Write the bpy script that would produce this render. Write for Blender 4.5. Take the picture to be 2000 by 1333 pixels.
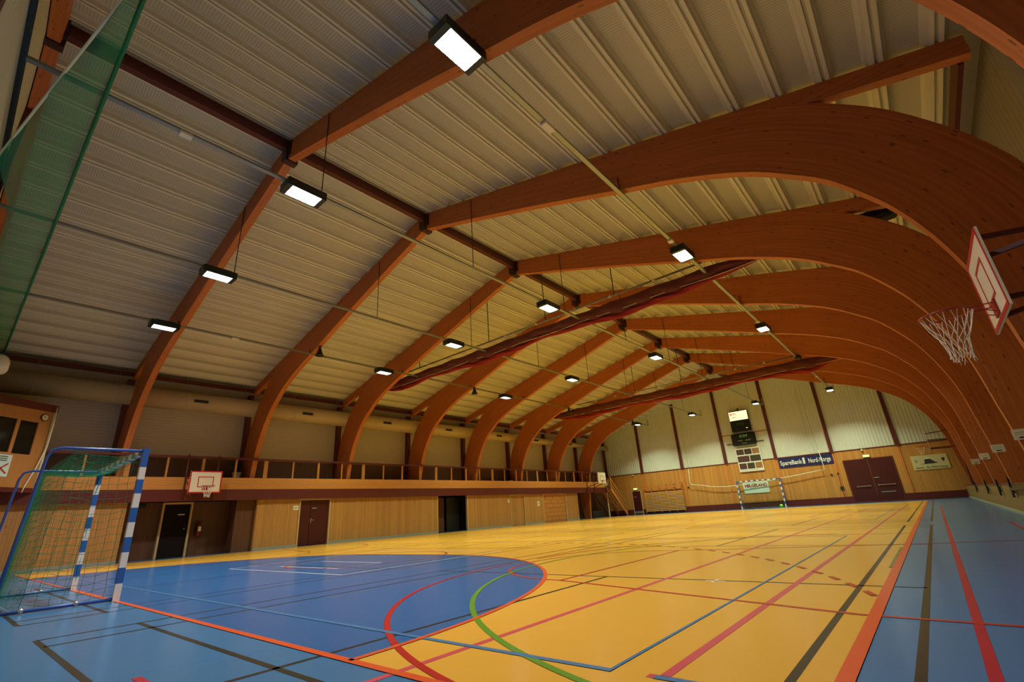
import bpy, math, random
from mathutils import Vector, Matrix
random.seed(7)
R = math.radians
scn = bpy.context.scene
COL = scn.collection
for o in list(bpy.data.objects):
    bpy.data.objects.remove(o)

# ------------------------------------------------------------------ camera
F_PX, YAW, PITCH, ROLL = 910.14, 0.692017, 0.354592, -0.0661903
CAM = Vector((10.5256, -1.87026, 0.792093))
fwd = Vector((-math.sin(YAW)*math.cos(PITCH), math.cos(YAW)*math.cos(PITCH), math.sin(PITCH)))
rt0 = Vector((math.cos(YAW), math.sin(YAW), 0)); up0 = rt0.cross(fwd)
rt = math.cos(ROLL)*rt0 + math.sin(ROLL)*up0
up = -math.sin(ROLL)*rt0 + math.cos(ROLL)*up0
cd = bpy.data.cameras.new('camera'); cam = bpy.data.objects.new('camera', cd); COL.objects.link(cam)
cd.sensor_width = 36; cd.lens = 36*F_PX/2000; cd.clip_start = 0.05; cd.clip_end = 200
cam.matrix_world = Matrix(((rt.x, up.x, -fwd.x, CAM.x), (rt.y, up.y, -fwd.y, CAM.y), (rt.z, up.z, -fwd.z, CAM.z), (0, 0, 0, 1)))
scn.camera = cam
# ------------------------------------------------------------------ world, exposure
w = bpy.data.worlds.new('night'); scn.world = w; w.use_nodes = True
w.node_tree.nodes['Background'].inputs[0].default_value = (0.02, 0.025, 0.03, 1)
w.node_tree.nodes['Background'].inputs[1].default_value = 0.3
scn.view_settings.view_transform = 'Standard'; scn.view_settings.look = 'None'
scn.view_settings.gamma = 1; scn.view_settings.use_curve_mapping = False
scn.view_settings.exposure = -0.74
LAMP_W = 430.0
LAMP_COL = (0.90, 1.0, 0.68)          # rows beyond the first: greenish yellow
LAMP_COL_NEAR = (1.0, 0.99, 0.97)      # whiter light in the first row
LAMP_SPREAD = R(120)
GLASS_E = 22.0

# ------------------------------------------------------------------ layout constants (metres)
CX = -0.18                       # centre line of the hall
YN, YF = -2.6, 39.78             # end walls
XL, XR = -13.45, 13.0            # side walls
def YA(k): return 2.1 + 4.68*k   # front face of arch k
def roof(x): return 10.66 - 0.262*abs(x - CX)

# ------------------------------------------------------------------ helpers
def lin(c):
    return tuple((v/12.92 if v <= 0.04045 else ((v+0.055)/1.055)**2.4) for v in c)
def rgb(r, g, b): return lin((r/255, g/255, b/255)) + (1,)
MATS = {}
def mat(name, c, rough=0.6, metal=0.0, spec=0.5, emit=None, es=0.0):
    m = bpy.data.materials.new(name); m.use_nodes = True
    b = m.node_tree.nodes['Principled BSDF']
    b.inputs['Base Color'].default_value = rgb(*c); b.inputs['Roughness'].default_value = rough
    b.inputs['Metallic'].default_value = metal; b.inputs['Specular IOR Level'].default_value = spec
    if emit:
        b.inputs['Emission Color'].default_value = rgb(*emit); b.inputs['Emission Strength'].default_value = es
    MATS[name] = m
    return m
def nt(m): return m.node_tree.nodes, m.node_tree.links, m.node_tree.nodes['Principled BSDF']
def N(m, t, **k):
    n = m.node_tree.nodes.new(t)
    for a, v in k.items(): setattr(n, a, v)
    return n
def mth(m, op, a, b=None, c=None):
    n = N(m, 'ShaderNodeMath', operation=op)
    for i, v in enumerate((a, b, c)):
        if v is None: continue
        if isinstance(v, (int, float)): n.inputs[i].default_value = v
        else: m.node_tree.links.new(v, n.inputs[i])
    return n.outputs[0]
def noise_tint(m, amount=0.12, scale=3.0, coord='Object', vec=None, detail=3, stretch=(1, 1, 1)):
    """multiplies the base colour by a gentle noise (wear, mottling)"""
    ns, ln, b = nt(m)
    tc = N(m, 'ShaderNodeTexCoord'); mp = N(m, 'ShaderNodeMapping'); mp.inputs['Scale'].default_value = stretch
    ln.new(tc.outputs[coord], mp.inputs[0])
    no = N(m, 'ShaderNodeTexNoise'); no.inputs['Scale'].default_value = scale; no.inputs['Detail'].default_value = detail
    ln.new(mp.outputs[0], no.inputs['Vector'])
    f = mth(m, 'MULTIPLY_ADD', no.outputs[0], 2*amount, 1-amount)
    mix = N(m, 'ShaderNodeVectorMath', operation='SCALE')
    src = b.inputs['Base Color']
    if src.is_linked: ln.new(src.links[0].from_socket, mix.inputs[0])
    else: mix.inputs[0].default_value = src.default_value[:3]
    ln.new(f, mix.inputs['Scale']); ln.new(mix.outputs[0], b.inputs['Base Color'])
    return m
def bump_from(m, sock, strength=0.3, dist=0.01):
    ns, ln, b = nt(m)
    bp = N(m, 'ShaderNodeBump'); bp.inputs['Strength'].default_value = strength; bp.inputs['Distance'].default_value = dist
    ln.new(sock, bp.inputs['Height']); ln.new(bp.outputs[0], b.inputs['Normal'])
def planks(name, c, axis, width, var=0.22, rough=0.55, groove=0.45, grain=1):
    """boards of the given width laid side by side along an axis, each its own tint, with grain and a joint line"""
    m = mat(name, c, rough); ns, ln, b = nt(m)
    tc = N(m, 'ShaderNodeTexCoord'); sp = N(m, 'ShaderNodeSeparateXYZ'); ln.new(tc.outputs['Object'], sp.inputs[0])
    u = mth(m, 'DIVIDE', sp.outputs['XYZ'.index(axis)], width)
    fl = mth(m, 'FLOOR', u); fr = mth(m, 'FRACT', u)
    wn = N(m, 'ShaderNodeTexWhiteNoise', noise_dimensions='1D'); ln.new(fl, wn.inputs['W'])
    mp = N(m, 'ShaderNodeMapping')
    sc = {'X': (14, 1, 1.2), 'Y': (1, 14, 1.2), 'Z': (1.2, 1.2, 14)}[axis]; mp.inputs['Scale'].default_value = sc
    ln.new(tc.outputs['Object'], mp.inputs[0])
    no = N(m, 'ShaderNodeTexNoise'); no.inputs['Scale'].default_value = 1.6; no.inputs['Detail'].default_value = 4
    ln.new(mp.outputs[0], no.inputs['Vector'])
    vo = N(m, 'ShaderNodeTexVoronoi'); vo.inputs['Scale'].default_value = 3.1; ln.new(tc.outputs['Object'], vo.inputs['Vector'])
    knot = mth(m, 'LESS_THAN', vo.outputs['Distance'], 0.10)
    a = mth(m, 'MULTIPLY_ADD', wn.outputs['Value'], var, 1-var*0.5)
    g = mth(m, 'MULTIPLY_ADD', no.outputs[0], 0.34, 0.83)
    e = mth(m, 'LESS_THAN', mth(m, 'MINIMUM', fr, mth(m, 'SUBTRACT', 1.0, fr)), 0.045)
    f = mth(m, 'MULTIPLY', mth(m, 'MULTIPLY', a, g), mth(m, 'MULTIPLY_ADD', e, -groove, 1.0))
    f = mth(m, 'MULTIPLY', f, mth(m, 'MULTIPLY_ADD', knot, -0.3, 1.0))
    mix = N(m, 'ShaderNodeVectorMath', operation='SCALE'); mix.inputs[0].default_value = b.inputs['Base Color'].default_value[:3]
    ln.new(f, mix.inputs['Scale']); ln.new(mix.outputs[0], b.inputs['Base Color'])
    bump_from(m, mth(m, 'SUBTRACT', 1.0, e), 0.5, 0.006)
    return m

class MB:
    """collects shapes and builds them as one mesh object"""
    def __init__(s): s.v = []; s.f = []; s.mi = []; s.uv = {}
    def add(s, vs, fs, mi=0):
        b = len(s.v); s.v += [tuple(p) for p in vs]; s.f += [tuple(b+i for i in f) for f in fs]; s.mi += [mi]*len(fs); return b
    def box(s, x0, x1, y0, y1, z0, z1, mi=0):
        s.add([(x0, y0, z0), (x1, y0, z0), (x1, y1, z0), (x0, y1, z0), (x0, y0, z1), (x1, y0, z1), (x1, y1, z1), (x0, y1, z1)],
              [(0, 3, 2, 1), (4, 5, 6, 7), (0, 1, 5, 4), (1, 2, 6, 5), (2, 3, 7, 6), (3, 0, 4, 7)], mi); return s
    def bbox(s, x0, x1, y0, y1, z0, z1, r=0.02, mi=0):
        """box with chamfered edges"""
        def ring(z, i): return [(x0+i+ (r if i == 0 else 0), y0+i, z), (x1-i-(r if i == 0 else 0), y0+i, z), (x1-i, y0+i+(r if i == 0 else 0), z), (x1-i, y1-i-(r if i == 0 else 0), z),
                                (x1-i-(r if i == 0 else 0), y1-i, z), (x0+i+(r if i == 0 else 0), y1-i, z), (x0+i, y1-i-(r if i == 0 else 0), z), (x0+i, y0+i+(r if i == 0 else 0), z)]
        rs = [ring(z0, r), ring(z0+r, 0), ring(z1-r, 0), ring(z1, r)]
        vs = sum(rs, []); fs = []
        for k in range(3):
            for j in range(8): fs.append((8*k+j, 8*k+(j+1) % 8, 8*(k+1)+(j+1) % 8, 8*(k+1)+j))
        fs.append(tuple(range(7, -1, -1))); fs.append(tuple(range(24, 32)))
        s.add(vs, fs, mi); return s
    def tube(s, pts, r, n=8, mi=0, closed=False, caps=True):
        pts = [Vector(p) for p in pts]; rr = r if isinstance(r, (list, tuple)) else [r]*len(pts)
        L = len(pts); rings = []
        prev = None
        for i, p in enumerate(pts):
            if closed: t = (pts[(i+1) % L]-pts[i-1])
            else: t = (pts[min(i+1, L-1)]-pts[max(i-1, 0)])
            if t.length < 1e-9: t = Vector((0, 0, 1))
            t.normalize()
            if prev is None:
                a = Vector((0, 0, 1)) if abs(t.z) < 0.9 else Vector((1, 0, 0))
                e1 = t.cross(a).normalized()
            else:
                e1 = (prev - t*prev.dot(t))
                e1 = e1.normalized() if e1.length > 1e-6 else t.orthogonal().normalized()
            prev = e1; e2 = t.cross(e1)
            rings.append([p + (e1*math.cos(2*math.pi*j/n) + e2*math.sin(2*math.pi*j/n))*rr[i] for j in range(n)])
        vs = sum(rings, []); fs = []
        for k in range(L if closed else L-1):
            for j in range(n):
                k2 = (k+1) % L
                fs.append((n*k+j, n*k+(j+1) % n, n*k2+(j+1) % n, n*k2+j))
        if caps and not closed: fs += [tuple(range(n-1, -1, -1)), tuple(range(n*(L-1), n*L))]
        s.add(vs, fs, mi); return s
    def bar(s, p, q, w, h, mi=0, upv=(0, 0, 1)):
        """rectangular bar from p to q, w across and h along the up direction"""
        p, q = Vector(p), Vector(q); t = (q-p).normalized(); u = Vector(upv)
        if abs(t.dot(u)) > 0.99: u = Vector((1, 0, 0))
        e1 = t.cross(u).normalized()*w/2; e2 = e1.cross(t).normalized()*h/2
        vs = [p-e1-e2, p+e1-e2, p+e1+e2, p-e1+e2, q-e1-e2, q+e1-e2, q+e1+e2, q-e1+e2]
        s.add(vs, [(0, 3, 2, 1), (4, 5, 6, 7), (0, 1, 5, 4), (1, 2, 6, 5), (2, 3, 7, 6), (3, 0, 4, 7)], mi); return s
    def prism(s, poly, a, b, axis='y', mi=0):
        """polygon extruded between a and b along an axis; poly is in the other two coordinates"""
        n = len(poly)
        def P(p, t): return {'y': (p[0], t, p[1]), 'x': (t, p[0], p[1]), 'z': (p[0], p[1], t)}[axis]
        vs = [P(p, a) for p in poly]+[P(p, b) for p in poly]
        fs = [(j, (j+1) % n, n+(j+1) % n, n+j) for j in range(n)]+[tuple(range(n-1, -1, -1)), tuple(range(n, 2*n))]
        s.add(vs, fs, mi); return s
    def lathe(s, prof, c, n=16, mi=0, axis='z'):
        vs = []; fs = []
        for (r, h) in prof:
            for j in range(n):
                a = 2*math.pi*j/n; x, y = r*math.cos(a), r*math.sin(a)
                vs.append((c[0]+x, c[1]+y, c[2]+h) if axis == 'z' else ((c[0]+h, c[1]+x, c[2]+y) if axis == 'x' else (c[0]+x, c[1]+h, c[2]+y)))
        for k in range(len(prof)-1):
            for j in range(n): fs.append((n*k+j, n*k+(j+1) % n, n*(k+1)+(j+1) % n, n*(k+1)+j))
        fs += [tuple(range(n-1, -1, -1)), tuple(range(n*(len(prof)-1), n*len(prof)))]
        s.add(vs, fs, mi); return s
    def build(s, name, mats, parent=None, smooth=False):
        me = bpy.data.meshes.new(name); me.from_pydata(s.v, [], s.f); 
        if not isinstance(mats, (list, tuple)): mats = [mats]
        for m in mats: me.materials.append(MATS[m] if isinstance(m, str) else m)
        me.polygons.foreach_set('material_index', s.mi)
        if smooth: me.polygons.foreach_set('use_smooth', [True]*len(me.polygons))
        if s.uv:
            uv = me.uv_layers.new(name='UVMap')
            for p in me.polygons:
                for li in p.loop_indices:
                    uv.data[li].uv = s.uv.get(me.loops[li].vertex_index, (0, 0))
        me.validate(); me.update()
        import bmesh
        bm = bmesh.new(); bm.from_mesh(me); bmesh.ops.recalc_face_normals(bm, faces=bm.faces); bm.to_mesh(me); bm.free()
        o = bpy.data.objects.new(name, me); COL.objects.link(o)
        if parent:
            o.parent = parent
            o.matrix_parent_inverse = PINV.get(parent.name, Matrix.Translation(-Vector(parent.location)))
        return o
PINV = {}
def empty(name, loc):
    o = bpy.data.objects.new(name, None); COL.objects.link(o); o.location = loc; o.empty_display_size = 0.2
    PINV[o.name] = Matrix.Translation(-Vector(loc)); return o
def tag(o, label=None, cat=None, group=None, kind=None):
    if label: o['label'] = label
    if cat: o['category'] = cat
    if group: o['group'] = group
    if kind: o['kind'] = kind
    return o
def struct(o, label=None): o['kind'] = 'structure'; return o
def text_mesh(body, size, m, parent, origin, ux, uz, name='lettering', width=None, align='CENTER', depth=0.004, bold=0.0, shear=0.0):
    """writing laid on a surface: ux is the reading direction, uz is up"""
    cu = bpy.data.curves.new('t', 'FONT'); cu.body = body; cu.size = size; cu.align_x = align; cu.align_y = 'CENTER'
    cu.extrude = depth; cu.offset = bold; cu.shear = shear
    ob = bpy.data.objects.new('t', cu); COL.objects.link(ob)
    bpy.context.view_layer.update()
    dg = bpy.context.evaluated_depsgraph_get()
    me = bpy.data.meshes.new_from_object(ob.evaluated_get(dg))
    bpy.data.objects.remove(ob)
    xs = [v.co.x for v in me.vertices]; sx = 1.0
    if width and xs: sx = width/(max(xs)-min(xs))
    ux, uz = Vector(ux).normalized(), Vector(uz).normalized(); nn = ux.cross(uz)
    for v in me.vertices:
        v.co = Vector(origin) + ux*v.co.x*sx + uz*v.co.y + nn*v.co.z
    me.materials.clear(); me.materials.append(MATS[m])
    o = bpy.data.objects.new(name, me); COL.objects.link(o)
    if parent: o.parent = parent; o.matrix_parent_inverse = PINV.get(parent.name, Matrix.Translation(-Vector(parent.location)))
    return o
def catmull(pts, n=4):
    P = [pts[0]]+list(pts)+[pts[-1]]; out = []
    for i in range(1, len(P)-2):
        p0, p1, p2, p3 = P[i-1:i+3]
        for k in range(n):
            t = k/n
            out.append(tuple(0.5*((2*b)+(-a+c)*t+(2*a-5*b+4*c-d)*t*t+(-a+3*b-3*c+d)*t**3) for a, b, c, d in zip(p0, p1, p2, p3)))
    out.append(tuple(pts[-1])); return out

# ------------------------------------------------------------------ materials
# glued laminated timber: grain follows the member through its UVs (u along, v across)
gl = mat('glulam', (180, 101, 43), 0.55); ns, ln, b = nt(gl)
uvn = N(gl, 'ShaderNodeUVMap'); uvn.uv_map = 'UVMap'
mp = N(gl, 'ShaderNodeMapping'); mp.inputs['Scale'].default_value = (0.5, 16, 1); ln.new(uvn.outputs[0], mp.inputs[0])
no = N(gl, 'ShaderNodeTexNoise'); no.inputs['Scale'].default_value = 1.3; no.inputs['Detail'].default_value = 5; ln.new(mp.outputs[0], no.inputs['Vector'])
sp = N(gl, 'ShaderNodeSeparateXYZ'); ln.new(uvn.outputs[0], sp.inputs[0])
lam = mth(gl, 'FLOOR', mth(gl, 'DIVIDE', sp.outputs[1], 0.033)); seg = mth(gl, 'FLOOR', mth(gl, 'ADD', mth(gl, 'DIVIDE', sp.outputs[0], 3.4), mth(gl, 'MULTIPLY', lam, 0.37)))
cmb = N(gl, 'ShaderNodeCombineXYZ'); ln.new(lam, cmb.inputs[0]); ln.new(seg, cmb.inputs[1])
wn = N(gl, 'ShaderNodeTexWhiteNoise', noise_dimensions='2D'); ln.new(cmb.outputs[0], wn.inputs['Vector'])
mp2 = N(gl, 'ShaderNodeMapping'); mp2.inputs['Scale'].default_value = (3.4, 15, 1); ln.new(uvn.outputs[0], mp2.inputs[0])
vo = N(gl, 'ShaderNodeTexVoronoi'); vo.inputs['Scale'].default_value = 1.0; ln.new(mp2.outputs[0], vo.inputs['Vector'])
vsel = N(gl, 'ShaderNodeSeparateColor'); ln.new(vo.outputs['Color'], vsel.inputs[0])
knot = mth(gl, 'MULTIPLY', mth(gl, 'LESS_THAN', vo.outputs['Distance'], 0.17), mth(gl, 'GREATER_THAN', vsel.outputs[0], 0.6))
f = mth(gl, 'MULTIPLY', mth(gl, 'MULTIPLY_ADD', no.outputs[0], 0.5, 0.75), mth(gl, 'MULTIPLY_ADD', wn.outputs['Value'], 0.22, 0.89))
f = mth(gl, 'MULTIPLY', f, mth(gl, 'MULTIPLY_ADD', knot, -0.62, 1.0))
mx = N(gl, 'ShaderNodeVectorMath', operation='SCALE'); mx.inputs[0].default_value = b.inputs['Base Color'].default_value[:3]
ln.new(f, mx.inputs['Scale']); ln.new(mx.outputs[0], b.inputs['Base Color'])

planks('pine_vertical_y', (176, 128, 66), 'Y', 0.095)
planks('pine_vertical_x', (190, 132, 58), 'X', 0.12, var=0.28)
planks('pine_vignetted', (130, 104, 52), 'Z', 0.095, var=0.16, groove=0.3)  # same boards darkened: lens vignetting put into the colour
planks('pine_horizontal', (196, 134, 62), 'Z', 0.095, var=0.16, groove=0.3)
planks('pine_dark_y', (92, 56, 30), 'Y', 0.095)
noise_tint(mat('pine', (178, 122, 60), 0.5), 0.15, 4, stretch=(3, 3, 0.6))
noise_tint(mat('pine_orange', (196, 118, 52), 0.5), 0.15, 4)
noise_tint(mat('burgundy', (88, 26, 20), 0.5), 0.1, 2)
noise_tint(mat('dark_red_steel', (88, 30, 24), 0.45), 0.1, 2)
noise_tint(mat('pine_light', (224, 172, 100), 0.5), 0.1, 4); noise_tint(mat('gap_shade_brown', (104, 56, 24), 0.6), 0.15, 4)  # the dark brown paints the shade between the wall-bar rungs
mat('bracket', (62, 36, 34), 0.5, 0.3)
# painted trapezoidal deck with rows of fine perforations
dk = mat('white_deck', (208, 206, 186), 0.5); ns, ln, b = nt(dk)
tc = N(dk, 'ShaderNodeTexCoord'); sp = N(dk, 'ShaderNodeSeparateXYZ'); ln.new(tc.outputs['Object'], sp.inputs[0])
fr = mth(dk, 'FRACT', mth(dk, 'DIVIDE', sp.outputs[1], 0.055)); e = mth(dk, 'LESS_THAN', fr, 0.42)
at = N(dk, 'ShaderNodeAttribute'); at.attribute_name = 'UVMap'
su = N(dk, 'ShaderNodeSeparateXYZ'); ln.new(at.outputs['Vector'], su.inputs[0])
e2 = mth(dk, 'MULTIPLY', e, su.outputs[0])
mx = N(dk, 'ShaderNodeVectorMath', operation='SCALE'); mx.inputs[0].default_value = b.inputs['Base Color'].default_value[:3]
ln.new(mth(dk, 'MULTIPLY', mth(dk, 'MULTIPLY_ADD', e2, -0.22, 1.0), mth(dk, 'MULTIPLY_ADD', su.outputs[0], -0.22, 1.0)), mx.inputs['Scale'])
ln.new(mx.outputs[0], b.inputs['Base Color'])
noise_tint(dk, 0.05, 0.7)
# white corrugated wall cladding (profile follows the wall)
def cladding(name, axis, period=0.2, c=(206, 204, 186), bs=.8):
    m = mat(name, c, 0.45); ns, ln, b = nt(m)
    tc = N(m, 'ShaderNodeTexCoord'); sp = N(m, 'ShaderNodeSeparateXYZ'); ln.new(tc.outputs['Object'], sp.inputs[0])
    fr = mth(m, 'FRACT', mth(m, 'DIVIDE', sp.outputs['XYZ'.index(axis)], period))
    tri = mth(m, 'ABSOLUTE', mth(m, 'SUBTRACT', fr, 0.5))
    h = mth(m, 'MINIMUM', mth(m, 'MAXIMUM', mth(m, 'MULTIPLY_ADD', tri, 8, -1.5), 0), 1)
    bump_from(m, h, bs, 0.02); noise_tint(m, 0.05, 0.5); return m
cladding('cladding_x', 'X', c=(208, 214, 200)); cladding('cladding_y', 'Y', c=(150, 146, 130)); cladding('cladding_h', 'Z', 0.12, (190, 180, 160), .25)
noise_tint(mat('floor_yellow', (206, 154, 56), 0.22), 0.045, 0.6, detail=5)
noise_tint(mat('floor_lightblue', (50, 106, 146), 0.22), 0.06, 0.6, detail=5)
noise_tint(mat('floor_blue', (32, 88, 138), 0.22), 0.06, 0.6, detail=5)
for nme, c in (('line_orange', (200, 78, 36)), ('line_red', (164, 30, 28)), ('line_darkred', (172, 52, 34)), ('line_pink', (186, 70, 78)), ('line_black', (36, 38, 28)),
               ('line_blue', (56, 108, 146)), ('line_green', (84, 132, 34)), ('line_white', (220, 214, 200)), ('line_olive', (120, 112, 46)), ('line_crimson', (160, 36, 52))):
    mat(nme, c, 0.25)
noise_tint(mat('duct', (190, 172, 130), 0.5), 0.05, 1.5)
mat('black', (16, 20, 18), 0.5); mat('near_black', (34, 34, 30), 0.5); mat('lamp_black', (22, 36, 34), 0.4)
mat('galvanised', (150, 156, 150), 0.4, 0.6); mat('steel', (190, 190, 185), 0.3, 0.8)
mat('lamp_glass', (255, 255, 255), 0.3, emit=(255, 255, 250), es=GLASS_E)
mat('white_paint', (226, 222, 206), 0.4); mat('cream', (214, 204, 160), 0.5)
mat('goal_white', (226, 216, 200), 0.35); mat('goal_blue', (40, 92, 160), 0.4)
mat('frame_blue', (46, 80, 146), 0.4)
mat('net_green', (20, 130, 80), 0.7); mat('net_white', (226, 220, 200), 0.7); mat('rope_white', (220, 226, 200), 0.6)
mat('board_white', (228, 220, 196), 0.4); mat('board_red', (190, 26, 28), 0.4); mat('rim_red', (150, 30, 24), 0.4)
mat('curtain_red', (140, 10, 18), 0.75); noise_tint(MATS['curtain_red'], 0.35, 2.2, stretch=(1, 1, 3))
mat('door_burgundy', (66, 14, 18), 0.4); mat('door_dark', (24, 14, 11), 0.8, spec=.2)
mat('door_frame', (190, 160, 110), 0.5); mat('baseboard_grey', (150, 150, 130), 0.5)
mat('sign_green', (200, 230, 150), 0.4, emit=(210, 255, 140), es=1.6)
mat('banner_blue', (20, 28, 84), 0.5); mat('banner_white', (222, 226, 214), 0.5); mat('banner_pale', (196, 222, 206), 0.5); mat('banner_cream', (206, 196, 140), 0.5)
mat('sign_text_red', (180, 60, 50), 0.5); mat('text_dark', (40, 46, 54), 0.5); mat('lit_sign', (255, 250, 225), 0.4, emit=(255, 236, 190), es=1.9)
mat('lit_text', (200, 60, 20), 0.5, emit=(205, 60, 20), es=0.5); mat('led_green', (70, 120, 40), 0.4, emit=(110, 190, 60), es=0.5)
mat('board_black', (14, 26, 24), 0.35); mat('text_grey', (150, 160, 140), 0.5)
mat('leaf', (26, 60, 34), 0.6); mat('pot_white', (190, 186, 160), 0.5); mat('extinguisher_red', (120, 20, 18), 0.35)
mat('ball_green', (130, 220, 30), 0.4); mat('glass_dark', (20, 24, 20), 0.08); mat('seat_dark', (34, 30, 34), 0.6)
mat('poster_photo_a', (80, 52, 50), 0.5); mat('poster_photo_b', (60, 56, 40), 0.5); mat('poster_photo_c', (150, 110, 66), 0.5)
for nme in 'abc':
    m = MATS['poster_photo_'+nme]; noise_tint(m, 0.75, 9, detail=6)
def veil(name, c, alpha, rough=0.8):
    """woven net: thin threads with open holes, too fine to model one by one"""
    m = mat(name, c, rough); nt(m)[2].inputs['Alpha'].default_value = alpha; return m
veil('net_veil_green', (24, 140, 96), 0.6); veil('net_fold_green', (20, 130, 84), 0.8)
noise_tint(mat('net_veil_brown', (112, 58, 48), 0.9), 0.3, 3, stretch=(.6, 3, 9))

# ------------------------------------------------------------------ floor
fl = MB(); fl.box(-14.2, 13.9, YN-0.4, YF+0.4, -0.12, 0.0)
floor = struct(fl.build('floor', 'floor_lightblue'))
YE = 36.6                                          # far edge of the yellow court
lay = [0.0]
def paint(name, m, shapes, h=None):
    """floor paint: each shape is a polygon in x, y"""
    if h is None: lay[0] += 0.0004; h = lay[0]
    mb = MB()
    for poly in shapes: mb.add([(x, y, h) for x, y in poly], [tuple(range(len(poly)))])
    return mb.build(name, m, floor)
def arcpts(cx, cy, r, a0, a1, n=40): return [(cx+r*math.cos(R(a0+(a1-a0)*i/n)), cy+r*math.sin(R(a0+(a1-a0)*i/n))) for i in range(n+1)]
def stripe(pts, w, closed=False):
    """quads following a polyline, w wide"""
    out = []; n = len(pts); L = []; 
    for i in range(n):
        a = pts[i-1] if (i > 0 or closed) else pts[i]; c = pts[(i+1) % n] if (i < n-1 or closed) else pts[i]
        dx, dy = c[0]-a[0], c[1]-a[1]; l = math.hypot(dx, dy) or 1
        L.append(((pts[i][0]-dy/l*w/2, pts[i][1]+dx/l*w/2), (pts[i][0]+dy/l*w/2, pts[i][1]-dx/l*w/2)))
    for i in range(n if closed else n-1):
        j = (i+1) % n; out.append([L[i][0], L[i][1], L[j][1], L[j][0]])
    return out
def seg(x0, y0, x1, y1, w): return stripe([(x0, y0), (x1, y1)], w)
paint('yellow_court_field', 'floor_yellow', [[(-11.75, 0), (10, 0), (10, YE), (-11.75, YE)]])
area = arcpts(1.5, 0, 6, 0, 90)+arcpts(-1.5, 0, 6, 90, 180)
paint('blue_goal_area', 'floor_blue', [area])
W5 = 0.05
# badminton courts in black (13.4 x 6.1 m)
bl = []
def badminton(x0, y0, sx=1):
    global bl
    x1 = x0+6.09; y1 = y0+13.4; c = (x0+x1)/2; t = 0.045
    for x in (x0, x0+.46, x1-.46, x1): bl += seg(x, y0, x, y1, t)
    for y in (y0, y0+.74, y1-.74, y1, y0+4.71, y1-4.71): bl += seg(x0, y, x1, y, t)
    bl += seg(c, y0, c, y0+4.71, t)+seg(c, y1-4.71, c, y1, t)
for y0 in (-1.055, 13.86):
    badminton(4.16, y0); badminton(-3.3, y0)
for x in (10.25, 9.79): bl += seg(x, 28.2, x, 36.0, 0.045)
paint('black_badminton_lines', 'line_black', bl)
pk = seg(7.97, -2.5, 7.97, 27, .055)+seg(9.28, 0.61, 9.28, 30, .055)+seg(-0.26-4.1, 8, -0.26-4.1, 30, .055)+seg(9.2, .61, 9.37, .61, .055)
paint('pink_lines', 'line_pink', pk)
cr = seg(10.5, -2.4, 10.5, 26, .05)+seg(6.55, -.86, 6.9, -.86, .05)+seg(11.49, 10.4, 11.49, 12.6, .05)
paint('crimson_lines', 'line_crimson', cr)
# floorball creases in white
wl = stripe([(-2.3, 2.83), (2.55, 2.83), (2.55, 6.85), (-2.3, 6.85)], .04, True)+stripe([(-1.12, 3.46), (1.33, 3.46), (1.33, 4.44), (-1.12, 4.44)], .04, True)
wl += seg(8.42, 3.62, 8.62, 3.62, .035)+seg(8.52, 3.52, 8.52, 3.72, .035)
paint('white_floorball_lines', 'line_white', wl)
# basketball courts across the hall: three-point arcs, keys, circles
rl = []
for s in (1, -1):
    big = arcpts(9.535*s, 4.635, 4.74, 180 if s > 0 else 0, 262 if s > 0 else -82, 40)
    rl += stripe(big, .05)
    rl += stripe(arcpts(9.6*s, 5.4, 4.85, 180 if s > 0 else 0, 100 if s > 0 else 80, 40), .05)
rd = []
for s in (1, -1):
    rd += stripe(arcpts(6.8*s, 5.04, 1.8, 90 if s > 0 else 90, 270 if s > 0 else -90, 40), .045)
    rd += seg(6.8*s, 3.24, 6.8*s, 6.84, .045)+seg(6.8*s, 3.24, 9.9*s, 2.40, .045)+seg(9.9*s, 2.40, 11.6*s, 2.32, .045)+seg(6.8*s, 6.84, 9.9*s, 7.68, .045)+seg(9.9*s, 7.68, 11.6*s, 8.3, .045)
rd += stripe(arcpts(0, 5.04, 1.8, 0, 360, 60), .045)
rd += seg(4, 9.9, 9.97, 9.95, .04)
for cy in (20.5,):
    rd += stripe(arcpts(0, cy, 1.8, 0, 360, 60), .045)
    for s in (1, -1): rd += seg(6.8*s, cy-1.8, 6.8*s, cy+1.8, .045)+seg(6.8*s, cy-1.8, 10*s, cy-2.6, .045)+seg(6.8*s, cy+1.8, 10*s, cy+2.6, .045)
paint('red_key_lines', 'line_darkred', rd)
paint('red_three_point_arcs', 'line_red', rl)
paint('green_arc', 'line_green', stripe(arcpts(10.665, 5.451, 5.35, 180, 262, 50), .05)+stripe(arcpts(10.665, 5.451, 5.35, 130, 180, 30), .05))
# volleyball court in light blue
paint('blue_volleyball_lines', 'line_blue', stripe([(-9, .59), (9, .59), (9, 9.59), (-9, 9.59)], .05, True)+stripe([(-9, 15.6), (9, 15.6), (9, 24.6), (-9, 24.6)], .05, True)+seg(9.24, .6, 9.9, .61, .05))
paint('olive_marks', 'line_olive', seg(9.94, 4.9, 9.94, 7.2, .04)+seg(9.94, 24, 9.94, 26, .04))
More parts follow.
